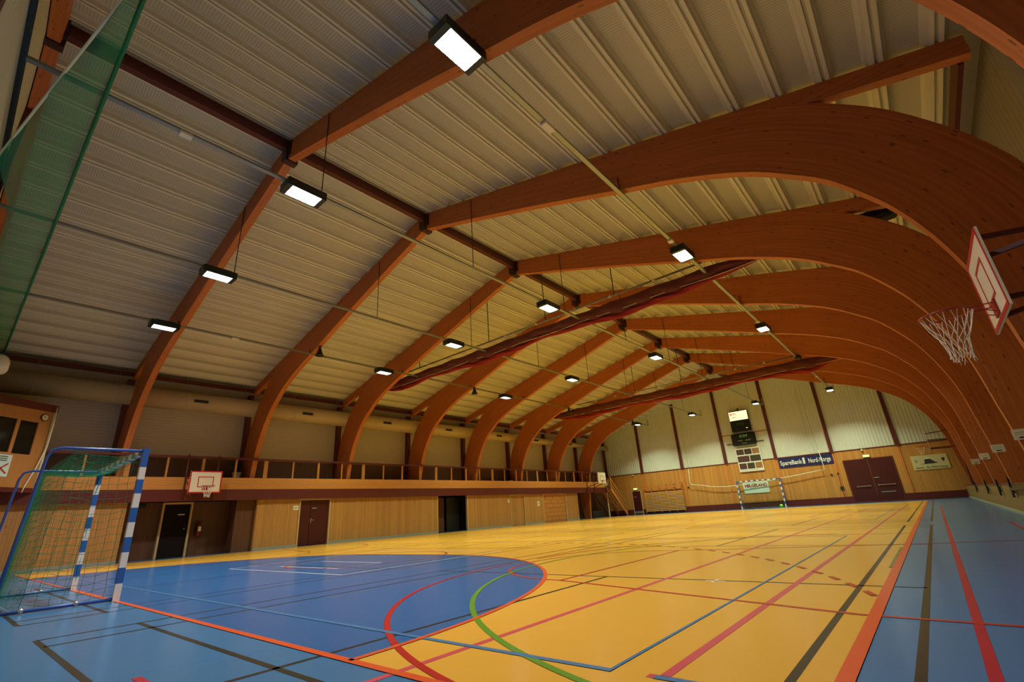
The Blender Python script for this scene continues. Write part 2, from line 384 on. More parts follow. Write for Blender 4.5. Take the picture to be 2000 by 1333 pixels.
# handball: goal line, sidelines, six-metre line, dashed nine-metre line
og = seg(-10, 0, -1.5, 0, .05)+seg(-1.5, 0, 1.5, 0, .08)+seg(1.5, 0, 10, 0, .06)+seg(9.99, -2.5, 9.99, YE, .075)+seg(-9.98, 0, -9.98, YE, .05)+stripe(area, .05)+seg(-10, 20, 10, 20, .05)
paint('orange_handball_lines', 'line_orange', og)
path9 = arcpts(1.5, 0, 9, 20.5, 90, 400)+arcpts(-1.5, 0, 9, 90, 159, 400)
da = []; acc = 0; cur = [path9[0]]; on = True
for a, c in zip(path9, path9[1:]):
    d = math.hypot(c[0]-a[0], c[1]-a[1]); acc += d; cur.append(c)
    if acc > .2:
        if on and len(cur) > 2: da += stripe([cur[0], cur[len(cur)//2], cur[-1]], .05)
        on = not on; acc = 0; cur = [c]
paint('dashed_free_throw_line', 'line_darkred', da)

# ------------------------------------------------------------------ roof deck
def deck(name, sgn):
    mb = MB(); per = .725; prof = []
    u = 0.0; prof.append((0.0, .15, 1))
    k = 0
    while True:
        c = .315+k*per
        if c > 13.6: break
        prof += [(c-.165, .15, 1), (c-.13, .10, 0), (c-.12, .10, 0), (c-.085, .0, 0), (c-.025, .0, 0), (c-.015, .06, 0), (c+.015, .06, 0), (c+.025, .0, 0), (c+.085, .0, 0), (c+.12, .10, 0), (c+.13, .10, 0), (c+.165, .15, 1)]
        # shallow stiffener in the wide flange
        k += 1
    prof = [p for p in prof if p[0] <= 13.62]
    for i in range(len(prof)-1):
        a, c2 = prof[i], prof[i+1]
        vs = []
        for (uu, h, _) in (a, c2):
            x = CX+sgn*uu; z = 10.66-.262*uu+h
            vs += [(x, YN, z), (x, YF, z)]
        fl = 1.0 if (a[2] and c2[2]) else 0.0
        base = mb.add(vs, [(0, 1, 3, 2)])
        for q in range(4): mb.uv[base+q] = (fl, 0)
    return struct(mb.build(name, 'white_deck'))
deck('ceiling', -1); deck('ceiling', 1)
rb = MB()
for s in (-1, 1):
    rb.add([(CX, YN-.2, 10.98), (CX, YF+.2, 10.98), (CX+s*13.9, YF+.2, 10.98-.262*13.9), (CX+s*13.9, YN-.2, 10.98-.262*13.9)], [(0, 1, 2, 3)])
struct(rb.build('ceiling_outer_skin', 'near_black'))

# ------------------------------------------------------------------ end and side walls
def gable(name, y, th, mats):
    zt = lambda x: roof(x)+.2
    g = MB()
    y2 = y+th
    g.prism([(XL-.2, 3.56), (XR+.2, 3.56), (XR+.2, zt(XR+.2)), (CX, zt(CX)), (XL-.2, zt(XL-.2))], y, y2)
    o = struct(g.build(name, mats[0]))
    return o
wf = gable('wall_far', YF, .25, ['cladding_x'])
m = MB(); m.box(XL-.2, XR+.2, YF-.02, YF+.25, .45, 3.52); m.build('pine_panelling', 'pine_vertical_x', wf)
m = MB(); m.box(XL-.2, XR+.2, YF-.06, YF+.25, 0, .45); m.build('skirting_board', 'burgundy', wf)
m = MB(); m.box(XL, XR, YF-.05, YF+.02, 3.52, 3.585); m.build('cornice_rail', 'dark_red_steel', wf)
cols = [-13.17, -9.42, -5.64, -1.92, 1.83, 5.56, 9.37]
for x in cols:
    m = MB(); m.box(x-.11, x+.11, YF-.14, YF+.02, 3.52, roof(x)+.02); m.build('column', 'dark_red_steel', wf)
    m = MB(); m.box(x-.07, x+.07, YF-.055, YF, .45, 3.52); m.build('cover_strip', 'pine_orange', wf)
m = MB(); m.box(-1.92, 1.83, YF-.035, YF, 5.74, 5.82); m.build('horizontal_rail', 'pine', wf)

wn_ = gable('wall_near', YN-.25, .25, ['cladding_x'])
m = MB(); m.box(XL-.2, XR+.2, YN-.25, YN+.02, 0, 3.56); m.build('pine_panelling', 'pine_vertical_x', wn_)
for x in (-9.4, -5.6, -1.9, 5.6, 9.4):
    m = MB(); m.box(x-.09, x+.09, YN, YN+.1, 3.5, roof(x)-.3); m.build('column', 'dark_red_steel', wn_)

# left wall: white cladding above, pine behind the gallery, pine below the gallery
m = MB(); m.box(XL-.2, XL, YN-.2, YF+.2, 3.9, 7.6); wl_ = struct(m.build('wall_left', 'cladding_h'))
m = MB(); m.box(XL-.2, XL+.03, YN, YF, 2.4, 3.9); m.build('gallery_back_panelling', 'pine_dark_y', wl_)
for k in range(-1, 8):
    m = MB(); y = YA(k)+.02
    m.box(-13.45, -13.2, y-.11, y+.11, 2.5, roof(-13.1)-.33); m.build('column', 'dark_red_steel', wl_)
m = MB(); m.box(XL-.2, XL, YN, YF, 0, 2.4); m.build('back_of_storage', 'pine_dark_y', wl_)
# lower front wall with recesses; it stands at x = -12.1
XW = -12.1
lw = MB()
for y0, y1 in ((YN, 2.62), (7.2, 9.08), (10.64, 17.48), (19.97, 24.07), (25.64, 27.78), (30.87, 32.62)):
    lw.box(XW-.16, XW, y0, y1, 0, 2.08)
low = struct(lw.build('wall_left_lower', 'pine_vertical_y'))
m = MB(); m.box(XW-1.1, XW-.98, 2.62, 7.2, 0, 2.08); m.box(XW-1.1, XW-.16, 2.5, 2.62, 0, 2.08); m.box(XW-1.1, XW-.16, 7.2, 7.32, 0, 2.08)
m.box(XW-1.0, XW-.18, 6.42, 7.2, 0, 2.08)
m.build('recess_wall', 'pine_dark_y', low)  # dark pine here carries the shade under the gallery in its colour
m = MB(); m.box(XW-1.3, XW-.16, 17.3, 17.48, 0, 2.08); m.box(XW-1.3, XW-.16, 19.97, 20.1, 0, 2.08); m.box(XW-1.32, XW-1.25, 17.3, 20.1, 0, 2.08); m.box(XW-1.3, XW-.16, 32.5, 32.62, 0, 2.08)
m.build('recess_wall', 'door_dark', low)
bb = MB()
for y0, y1 in ((YN, 2.62), (7.2, 9.08), (10.64, 17.48), (19.97, 24.07), (25.64, 27.78), (30.87, 32.62)):
    bb.box(XW, XW+.025, y0, y1, 0, .1)
struct(bb.build('baseboard_left', 'baseboard_grey'))

# right wall: cladding, low pine ledge in front of the arch feet
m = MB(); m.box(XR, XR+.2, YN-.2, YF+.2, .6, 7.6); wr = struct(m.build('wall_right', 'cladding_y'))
m = MB(); m.box(11.99, 12.04, YN, YF-.06, 0, .7); lr = struct(m.build('wall_right_lower', 'pine_vignetted'))
m = MB(); m.box(11.97, XR+.05, YN, YF-.06, .70, .74); m.build('ledge', 'pine_dark_y', lr)
m = MB(); m.box(11.965, 11.99, YN, YF-.06, 0, .07); struct(m.build('baseboard_right', 'baseboard_grey'))

# ------------------------------------------------------------------ timber arches
OUT = [(0, 10.66), (2.8, 9.926), (5.1, 9.324), (7.2, 8.774), (8.7, 8.381), (9.7, 8.09), (10.5, 7.68), (11.12, 7.24), (11.72, 6.68), (12.17, 6.1), (12.52, 5.55), (12.82, 4.9), (13.02, 4.1), (13.1, 3.3), (13.1, 2.4), (13.0, 1.2), (12.9, 0)]
INN = [(0, 10.05), (2.8, 9.15), (5.1, 8.38), (6.9, 7.74), (8.2, 7.29), (9.1, 6.91), (9.7, 6.6), (10.2, 6.25), (10.72, 5.83), (11.1, 5.36), (11.42, 4.87), (11.68, 4.3), (11.88, 3.68), (12.0, 3.1), (12.09, 2.3), (12.22, 1.1), (12.26, 0)]
PR = catmull([o+i for o, i in zip(OUT, INN)], 4)
ORD = ['first', 'second', 'third', 'fourth', 'fifth', 'sixth', 'seventh', 'eighth', 'ninth']
AT = .2
def half_mesh(sgn):
    mb = MB(); s = 0; prev = None; vs = []; fs = []; uvs = []
    for (ou, oz, iu, iz) in PR:
        c = ((ou+iu)/2, (oz+iz)/2)
        if prev: s += math.hypot(c[0]-prev[0], c[1]-prev[1])
        prev = c; d = math.hypot(ou-iu, oz-iz)
        for (yy, vv) in ((0, 0), (AT, 0)):
            vs += [(CX+sgn*ou, yy, oz), (CX+sgn*iu, yy, iz)]; uvs += [(s, d/2), (s, -d/2)]
    n = len(PR)
    # separate vertices for the soffit and the back of the curve so that their grain runs across the width
    b0 = mb.add(vs, [])
    for i, t in enumerate(uvs): mb.uv[b0+i] = t
    for i in range(n-1):
        a = 4*i; c = 4*(i+1)
        mb.f += [(a, a+1, c+1, c), (a+2, c+2, c+3, a+3)]; mb.mi += [0, 0]
    for (i0, i1, off) in ((1, 3, 0), (0, 2, 3)):
        vv = []; 
        for i in range(n): vv += [vs[4*i+i0], vs[4*i+i1]]
        bb_ = mb.add(vv, [(2*i, 2*i+1, 2*i+3, 2*i+2) for i in range(n-1)])
        for i in range(n): mb.uv[bb_+2*i] = (uvs[4*i][0], off); mb.uv[bb_+2*i+1] = (uvs[4*i][0], off+AT)
    return mb
def straight(u0, u1, z0f, z1f, sgn, y0, y1):
    mb = MB(); vs = []
    for u in (u0, u1):
        for yy in (y0, y1):
            vs += [(CX+sgn*u, yy, z0f(u)), (CX+sgn*u, yy, z1f(u))]
    b = mb.add(vs, [(0, 1, 5, 4), (2, 6, 7, 3), (0, 4, 6, 2), (1, 3, 7, 5), (4, 5, 7, 6), (0, 2, 3, 1)])
    for i, v in enumerate(vs): mb.uv[b+i] = (abs(v[0]), v[2]+v[1]); 
    return mb
proto = None
def rel(mb, name, m, root, smooth=False):
    o = mb.build(name, m); o.parent = root; return o
for k in range(-1, 8):
    lab = {-1: 'glulam timber arch flat against the near gable wall, behind the hoisted green net',
           0: 'glulam timber arch nearest the camera that carries the big bright floodlight',
           7: 'last glulam timber arch, farthest down the hall just before the far white wall'}.get(k)
    if not lab:
        lab = {1: 'sweeping glulam timber arch second along, filling the upper right of the photo', 2: 'glulam timber arch third along, just in front of the first red curtain',
               3: 'glulam timber arch fourth along, right behind the first red curtain', 4: 'glulam timber arch fifth along the hall, past the crossed wall braces',
               5: 'glulam timber arch sixth along, in front of the second red curtain', 6: 'glulam timber arch seventh along, next to last before the far wall'}[k]
    if proto is None:
        root = bpy.data.objects.new('timber_arch', None); COL.objects.link(root)
        rel(half_mesh(-1), 'arch_half', 'glulam', root); rel(half_mesh(1), 'arch_half', 'glulam', root)
        for s in (-1, 1):
            t = straight(9.2, 12.92, lambda u: 10.655-.262*u, lambda u: 10.655-.262*u-.36+.0*u, s, .012, AT-.012)
            rel(t, 'rafter_tail', 'glulam', root)
        br = MB(); br.box(CX-.24, CX+.24, -.035, AT+.035, 10.12, 10.56); br.box(CX-.1, CX+.1, -.06, AT+.06, 9.98, 10.6)
        rel(br, 'ridge_bracket', 'bracket', root)
        proto = root; kids = list(root.children)
    else:
        root = proto.copy(); COL.objects.link(root)
        for ch in kids:
            c = ch.copy(); COL.objects.link(c); c.parent = root
    root.location = (0, YA(k) if k >= 0 else YA(k), 0)
    tag(root, lab, 'arch', 'glulam arches spanning the hall')
# ridge and eave beams
m = MB(); m.box(CX-.09, CX+.09, YN, YF, 10.32, 10.62); tag(m.build('ridge_beam', 'dark_red_steel'), 'long dark red beam running under the ridge between the arches', 'beam')
m = MB(); m.box(-13.08, -13.01, YN, YF, 7.03, 7.2); tag(m.build('eave_beam', 'dark_red_steel'), 'dark red eave beam above the gallery along the left wall', 'beam')
m = MB(); m.box(12.59, 12.66, YA(1)+.19, YF, 6.9, 7.2); tag(m.build('eave_beam', 'dark_red_steel'), 'dark red eave beam along the top of the right wall', 'beam')

# ------------------------------------------------------------------ gallery on the left
gal = empty('gallery', (-11.95, 18, 2.08)); tag(gal, 'long spectator gallery with pine front and burgundy fascia along the left wall', 'gallery')
GY0, GY1 = -1.6, 37.3
m = MB(); m.box(XL+.03, -11.99, GY0, GY1, 2.1, 2.48); m.build('floor_slab', 'near_black', gal)
m = MB(); m.box(-12.0, -11.93, GY0, GY1, 2.06, 2.5); m.build('fascia', 'burgundy', gal)
m = MB(); m.box(-12.0, -11.935, GY0, GY1, 2.5, 2.97); m.build('front_boarding', 'pine_horizontal', gal)
m = MB(); m.box(-12.03, -11.9, GY0, GY1, 3.73, 3.81); m.build('handrail', 'dark_red_steel', gal)
for n in range(-7, 25):
    y = 7.32+1.243*n
    wd = .17 if n % 4 == 0 else (.10 if n % 2 == 0 else .07)
    if y < GY0 or y > GY1: continue
    m = MB(); m.box(-12.0, -11.95, y-wd/2, y+wd/2, 2.97, 3.73); m.build('railing_post', 'pine', gal)
m = MB(); m.box(-12.02, -11.93, 37.24, 37.34, 0, 3.8); m.build('corner_post', 'cream', gal)
m = MB(); m.box(XL+.1, -13.1, 1, 36.5, 2.48, 2.95); m.build('bench', 'seat_dark', gal)
# stairs from the far end of the gallery
st = empty('staircase', (-11.6, 38.3, 0)); tag(st, 'open pine staircase going down from the far end of the gallery', 'staircase')
for x in (-12.3, -11.35):
    m = MB(); m.bar((x, 37.0, 2.35), (x, 39.45, .12), .05, .28); m.build('stringer', 'pine_orange', st)
    m = MB(); m.bar((x, 37.0, 3.3), (x, 39.45, 1.05), .05, .12); m.build('handrail', 'pine', st)
    m = MB(); m.bar((x, 37.0, 2.85), (x, 39.45, .6), .04, .1); m.build('handrail', 'pine', st)
    m = MB(); m.box(x-.05, x+.05, 39.38, 39.48, 0, 1.15); m.build('newel_post', 'pine', st)
    m = MB(); m.box(x-.04, x+.04, 37.0, 37.1, 2.3, 3.4); m.build('newel_post', 'pine', st)
for i in range(11):
    y = 37.1+i*.225; z = 2.28-i*.205
    m = MB(); m.box(-12.3, -11.35, y, y+.24, z-.04, z); m.build('tread', 'pine_orange', st)

# ------------------------------------------------------------------ doors
def door_side(name, y0, y1, zt, x, leafs, m_leaf, m_frame, handles=(), kick=None, depth=.05):
    """door in the left lower wall, facing +x"""
    o = MB(); w = .07
    o.box(x-.14, x+.03, y0-w, y0, 0, zt+w); o.box(x-.14, x+.03, y1, y1+w, 0, zt+w); o.box(x-.14, x+.03, y0, y1, zt, zt+w)
    d = struct(o.build(name, m_frame))
    ys = [y0]+list(leafs)+[y1]
    for a, c in zip(ys, ys[1:]):
        l = MB(); l.box(x-.1, x-.1+depth, a+.008, c-.008, .01, zt-.005); lf = l.build('door_leaf', m_leaf, d)
    for (hy, hz, kind) in handles:
        h = MB()
        if kind == 'lever': h.box(x-.05, x-.035, hy-.02, hy+.02, hz-.12, hz+.08); h.tube([(x-.04, hy, hz), (x+.02, hy, hz), (x+.02, hy+.12, hz)], .011)
        elif kind == 'closer': h.box(x-.05, x, hy-.12, hy+.12, hz-.025, hz+.025)
        else: h.lathe([(0.012, 0), (.03, .01), (.03, .05), (.012, .06)], (x-.05, hy, hz), axis='x')
        h.build('door_handle' if kind != 'closer' else 'door_closer', 'steel', lf, smooth=(kind == 'knob'))
    return d
door_side('door_1', 4.0, 4.92, 2.0, XW-.84, [], 'door_dark', 'door_frame', [(4.8, 1.05, 'knob'), (4.62, 1.6, 'closer')])
door_side('door_2', 9.14, 10.58, 2.0, XW, [9.66], 'door_burgundy', 'door_frame', [(9.72, 1.1, 'lever'), (9.82, 1.63, 'closer')])
door_side('door_3', 24.14, 25.57, 2.0, XW, [], 'pine_vertical_y', 'door_frame', [(24.6, 1.0, 'knob')])
d4 = door_side('door_4', 27.85, 30.8, 2.0, XW, [], 'pine_orange', 'door_frame')
for i in range(6):                                              # boards of the sliding hatch
    o = MB(); z = .12+i*.31
    for j in range(3):
        a = 27.9+j*.97+(.3 if i % 2 else 0); o.box(XW-.05, XW-.03, a, min(a+.93, 30.78), z, z+.27)
    o.build('panel_board', 'pine', d4)
# tall open doorway: half open dark leaf inside
o = MB(); o.box(XW-.12, XW+.01, 19.9, 19.97, 0, 2.06); o.box(XW-.12, XW, 17.48, 17.53, 0, 2.06); d5 = struct(o.build('door_5', 'door_frame'))
o = MB(); o.box(XW-.9, XW-.86, 17.6, 18.75, .02, 2.0); o.build('door_leaf', 'pine_dark_y', d5)
o = MB(); o.box(XW-.75, XW-.7, 18.8, 19.85, .02, 2.0); o.build('door_leaf', 'black', d5)
# far wall doors
def door_far(name, x0, x1, zt, leafs, m_leaf, m_frame, y=YF):
    o = MB(); w = .07
    o.box(x0-w, x0, y-.07, y, 0, zt+w); o.box(x1, x1+w, y-.07, y, 0, zt+w); o.box(x0, x1, y-.07, y, zt, zt+w)
    d = struct(o.build(name, m_frame))
    xs = [x0]+list(leafs)+[x1]
    for a, c in zip(xs, xs[1:]):
        l = MB(); l.box(a+.01, c-.01, y-.065, y-.02, .12 if m_leaf == 'door_burgundy' else 0, zt-.01); l.build('door_leaf', m_leaf, d)
    return d
d6 = door_far('door_6', -10.72, -9.92, 2.02, [], 'door_burgundy', 'door_frame')
m = MB(); m.box(-10.6, -10.35, YF-.09, YF-.06, 1.5, 1.56); m.build('door_closer', 'steel', d6)
m = MB(); m.box(-10.7, -9.93, YF-.07, YF-.06, .12, .3); m.build('kick_plate', 'galvanised', d6)
d7 = door_far('door_7', 6.1, 8.85, 2.82, [7.47], 'door_burgundy', 'burgundy')
for x0, x1, z in ((6.45, 7.25, 1.07), (7.66, 8.62, 1.09)):
    m = MB(); m.box(x0, x1, YF-.13, YF-.10, z-.02, z+.02); m.box(x0, x0+.05, YF-.13, YF-.06, z-.05, z+.05); m.box(x1-.05, x1, YF-.13, YF-.06, z-.05, z+.05); m.build('push_bar', 'steel', d7)
m = MB(); m.box(7.55, 7.83, YF-.1, YF-.06, 1.55, 1.61); m.build('name_plate', 'steel', d7)
m = MB(); m.box(7.7, 8.5, YF-.075, YF-.06, .6, .66); m.build('letter_slot', 'galvanised', d7)

# ------------------------------------------------------------------ exit signs and small wall fittings
for (x, z, lab) in ((-10.34, 2.22, 'lit green exit sign above the single burgundy door at the far left'), (7.5, 3.04, 'lit green exit sign above the burgundy double doors')):
    e = empty('exit_sign', (x, YF, z)); tag(e, lab, 'exit sign')
    m = MB(); m.bbox(x-.2, x+.2, YF-.14, YF, z-.09, z+.09, .015); m.build('housing', 'white_paint', e)
    m = MB(); m.box(x-.17, x+.17, YF-.15, YF-.141, z-.06, z+.06); m.build('lit_face', 'sign_green', e)
for (y, z, w, h, lab) in ((8.93, 1.67, .24, .19, 'small white notice on the pine wall left of the burgundy double door'), (23.9, 1.63, .2, .2, 'small white notice left of the plain pine door'), (27.25, 1.38, .27, .33, 'white notice with a dark figure left of the boarded hatch')):
    e = empty('wall_notice', (XW, y, z)); tag(e, lab, 'notice')
    m = MB(); m.box(XW, XW+.012, y-w/2, y+w/2, z-h/2, z+h/2); m.build('card', 'white_paint', e)
    m = MB(); m.box(XW+.012, XW+.015, y-w*.3, y-w*.05, z-h*.3, z+h*.25); m.box(XW+.012, XW+.015, y+w*.05, y+w*.3, z-h*.1, z+h*.25); m.build('print', 'text_grey', e)
# fire extinguisher in the recess
e = empty('fire_extinguisher', (-13.0, 5.32, .75)); tag(e, 'dark red fire extinguisher hanging on the recess wall right of the dark door', 'fire extinguisher')
m = MB(); m.lathe([(.02, 0), (.085, .02), (.09, .05), (.09, .42), (.06, .5), (.03, .52), (.03, .56)], (-12.95, 5.32, .72), 20); m.build('cylinder', 'extinguisher_red', e, smooth=True)
m = MB(); m.box(-12.89, -12.8, 5.27, 5.37, .92, 1.1); m.build('label_plate', 'white_paint', e)
m = MB(); m.tube([(-12.95, 5.32, 1.27), (-12.93, 5.22, 1.33), (-12.9, 5.17, 1.15), (-12.9, 5.2, .95)], .014); m.build('hose', 'black', e, smooth=True)
m = MB(); m.box(-12.99, -12.9, 5.28, 5.38, 1.26, 1.31); m.build('valve', 'black', e)
# emergency light box in the recess near the goal
m = MB(); m.bbox(-13.08, -12.98, 3.0, 3.4, 1.9, 2.03, .02); tag(m.build('recess_light_box', 'black'), 'small black box light under the gallery above the recess', 'light')

# ------------------------------------------------------------------ wall bars
wb = empty('wall_bars', (-7.72, YF, 0)); tag(wb, 'wooden gymnastic wall bars of five bays on the far wall', 'wall bars')
xs = [-9.5, -8.79, -8.07, -7.36, -6.65, -5.94]
for i, x in enumerate(xs):
    m = MB(); m.box(x-.025, x+.025, YF-.2, YF-.055, .12, 2.38+.02*i); m.build('upright', 'pine_orange', wb)
for a, c in zip(xs, xs[1:]):
    for j in range(13):
        z = .26+j*.125+(.0)
        m = MB(); m.box(a+.025, c-.025, YF-.19, YF-.155, z-.034, z+.034); m.build('rung', 'pine_light', wb)
    m = MB(); m.box(a+.025, c-.025, YF-.23, YF-.19, 2.13, 2.23); m.build('rung', 'pine_orange', wb)
m = MB(); m.box(-9.5, -5.94, YF-.03, YF-.02, .2, 1.85); m.build('rung_gap_shade', 'gap_shade_brown', wb)  # added dark sheet, painted shade between the rungs

# ------------------------------------------------------------------ far wall signs
yS = YF-.03
e = empty('sponsor_banner', (3.7, YF, 3.1)); tag(e, 'long navy blue bank banner with white serif lettering on the far wall', 'banner')
m = MB(); m.box(1.93, 5.52, yS-.03, yS, 2.77, 3.49); m.build('cloth', 'banner_blue', e)
text_mesh('SpareBank', .46, 'banner_white', e, (2.78, yS-.035, 3.12), (1, 0, 0), (0, 0, 1), width=1.5, bold=.006)
text_mesh('1', .56, 'banner_white', e, (3.66, yS-.035, 3.15), (1, 0, 0), (0, 0, 1), width=.14, bold=.03)
text_mesh('Nord-Norge', .46, 'banner_white', e, (4.66, yS-.035, 3.12), (1, 0, 0), (0, 0, 1), width=1.42, bold=.006)
e = empty('sponsor_banner', (-.08, YF, 1.55)); tag(e, 'pale green banner lettered HELGELAND behind the far goal', 'banner')
m = MB(); m.box(-1.0, .86, yS-.03, yS, 1.13, 1.97); m.build('cloth', 'banner_pale', e)
text_mesh('HELGELAND', .3, 'text_dark', e, (-.07+.012, yS-.034, 1.69), (1, 0, 0), (0, 0, 1), width=1.62, bold=.012)
text_mesh('HELGELAND', .3, 'sign_text_red', e, (-.07, yS-.042, 1.69), (1, 0, 0), (0, 0, 1), width=1.62, bold=.003)
m = MB(); m.box(-.5, .8, yS-.034, yS-.03, 1.5, 1.525); m.build('underline', 'text_dark', e)
e = empty('town_banner', (10.74, YF, 2.27)); tag(e, 'cream banner with a dark mountain and two small crests at the far right', 'banner')
m = MB(); m.box(9.82, 11.66, yS-.03, yS, 1.82, 2.72); m.build('cloth', 'banner_cream', e)
m = MB(); m.prism([(10.2, 2.17), (10.45, 2.2), (10.5, 2.45), (10.56, 2.53), (10.72, 2.5), (10.84, 2.42), (10.98, 2.27), (11.15, 2.2), (10.9, 2.17)], yS-.036, yS-.03); m.build('mountain_print', 'text_dark', e)
m = MB(); m.prism([(10.5, 2.47), (10.56, 2.55), (10.74, 2.52), (10.8, 2.47)], yS-.039, yS-.033); m.build('snow_print', 'banner_white', e)
for x in (10.05, 11.42):
    m = MB(); m.prism([(x-.07, 2.48), (x+.07, 2.48), (x+.07, 2.34), (x, 2.25), (x-.07, 2.34)], yS-.036, yS-.03); m.build('crest_print', 'text_grey' if x < 11 else 'text_dark', e)
text_mesh('Sømna - Øy Midt-i-Norge', .17, 'text_dark', e, (10.74, yS-.034, 1.95), (1, 0, 0), (0, 0, 1), width=1.6)
# photo collage
e = empty('photo_collage', (-.05, YF, 3.7)); tag(e, 'large white panel with rows of team photographs below the scoreboard', 'poster')
m = MB(); m.box(-.98, .86, YF-.12, YF-.07, 2.78, 4.61); m.build('backing', 'banner_white', e)
rows = [((4.1, 4.53), [(-.92, -.36, 'a'), (-.31, .23, 'b'), (.28, .8, 'c')]), ((3.53, 4.0), [(-.92, -.04, 'a'), (.02, .8, 'b')]), ((2.98, 3.43), [(-.9, -.36, 'a'), (-.3, .24, 'b'), (.3, .8, 'c')])]
for (z0, z1), cells in rows:
    for x0, x1, t in cells:
        m = MB(); m.box(x0, x1, YF-.126, YF-.12, z0, z1); m.build('photograph', 'poster_photo_'+t, e)
m = MB(); m.box(-.86, .5, YF-.124, YF-.12, 2.87, 2.9); m.build('caption_strip', 'text_grey', e)
# scoreboard
e = empty('scoreboard', (-.12, YF, 5.3)); tag(e, 'dark green rounded scoreboard reading 5:24 with two white labels', 'scoreboard')
m = MB(); m.bbox(-1.04, .8, YF-.3, YF-.1, 4.82, 5.78, .09); m.build('case', 'board_black', e)
m = MB(); m.box(-1.55, 1.3, YF-.1, YF-.05, 5.0, 5.05); m.build('mounting_rail', 'near_black', e)
text_mesh('5:24', .3, 'led_green', e, (-.1, YF-.305, 5.55), (1, 0, 0), (0, 0, 1), name='clock_digits', width=.62, shear=.2, bold=.004)
text_mesh('HOME', .14, 'text_grey', e, (-.38, YF-.305, 5.2), (1, 0, 0), (0, 0, 1), width=.38, bold=.004)
text_mesh('GUEST', .14, 'text_grey', e, (.22, YF-.305, 5.2), (1, 0, 0), (0, 0, 1), width=.42, bold=.004)
m = MB(); m.box(-.3, .1, YF-.306, YF-.3, 4.96, 5.0); m.build('maker_plate', 'text_grey', e)
e = empty('shot_clock', (-.1, YF, 6.35)); tag(e, 'square black unlit display box between the lit sign and the scoreboard', 'display')
m = MB(); m.bbox(-.84, .66, YF-.3, YF-.05, 5.92, 6.8, .03); m.build('case', 'board_black', e)
m = MB(); m.box(-.4, .2, YF-.305, YF-.3, 6.45, 6.66); m.build('dim_display', 'leaf', e)
m = MB(); m.box(.3, .42, YF-.31, YF-.3, 6.14, 6.18); m.build('status_light', 'lit_sign', e)
e = empty('lit_sign', (-.1, YF, 7.2)); tag(e, 'glowing warm white lightbox sign at the top of the scoreboard stack', 'sign')
m = MB(); m.bbox(-.84, .64, YF-.32, YF-.08, 6.82, 7.6, .03); m.build('case', 'near_black', e)
m = MB(); m.box(-.81, .61, YF-.33, YF-.32, 6.85, 7.57); m.build('lit_face', 'lit_sign', e)
text_mesh('BRØN', .26, 'lit_text', e, (-.5, YF-.335, 7.36), (1, 0, 0), (0, 0, 1), width=.46, bold=.006)
m = MB(); m.box(-.6, -.3, YF-.335, YF-.33, 7.1, 7.14); m.box(-.75, .6, YF-.335, YF-.33, 7.05, 7.06); m.build('small_print', 'lit_text', e)
m = MB(); m.box(-.14, -.06, YF-.1, YF, 7.6, 7.85); m.build('bracket', 'near_black', e)

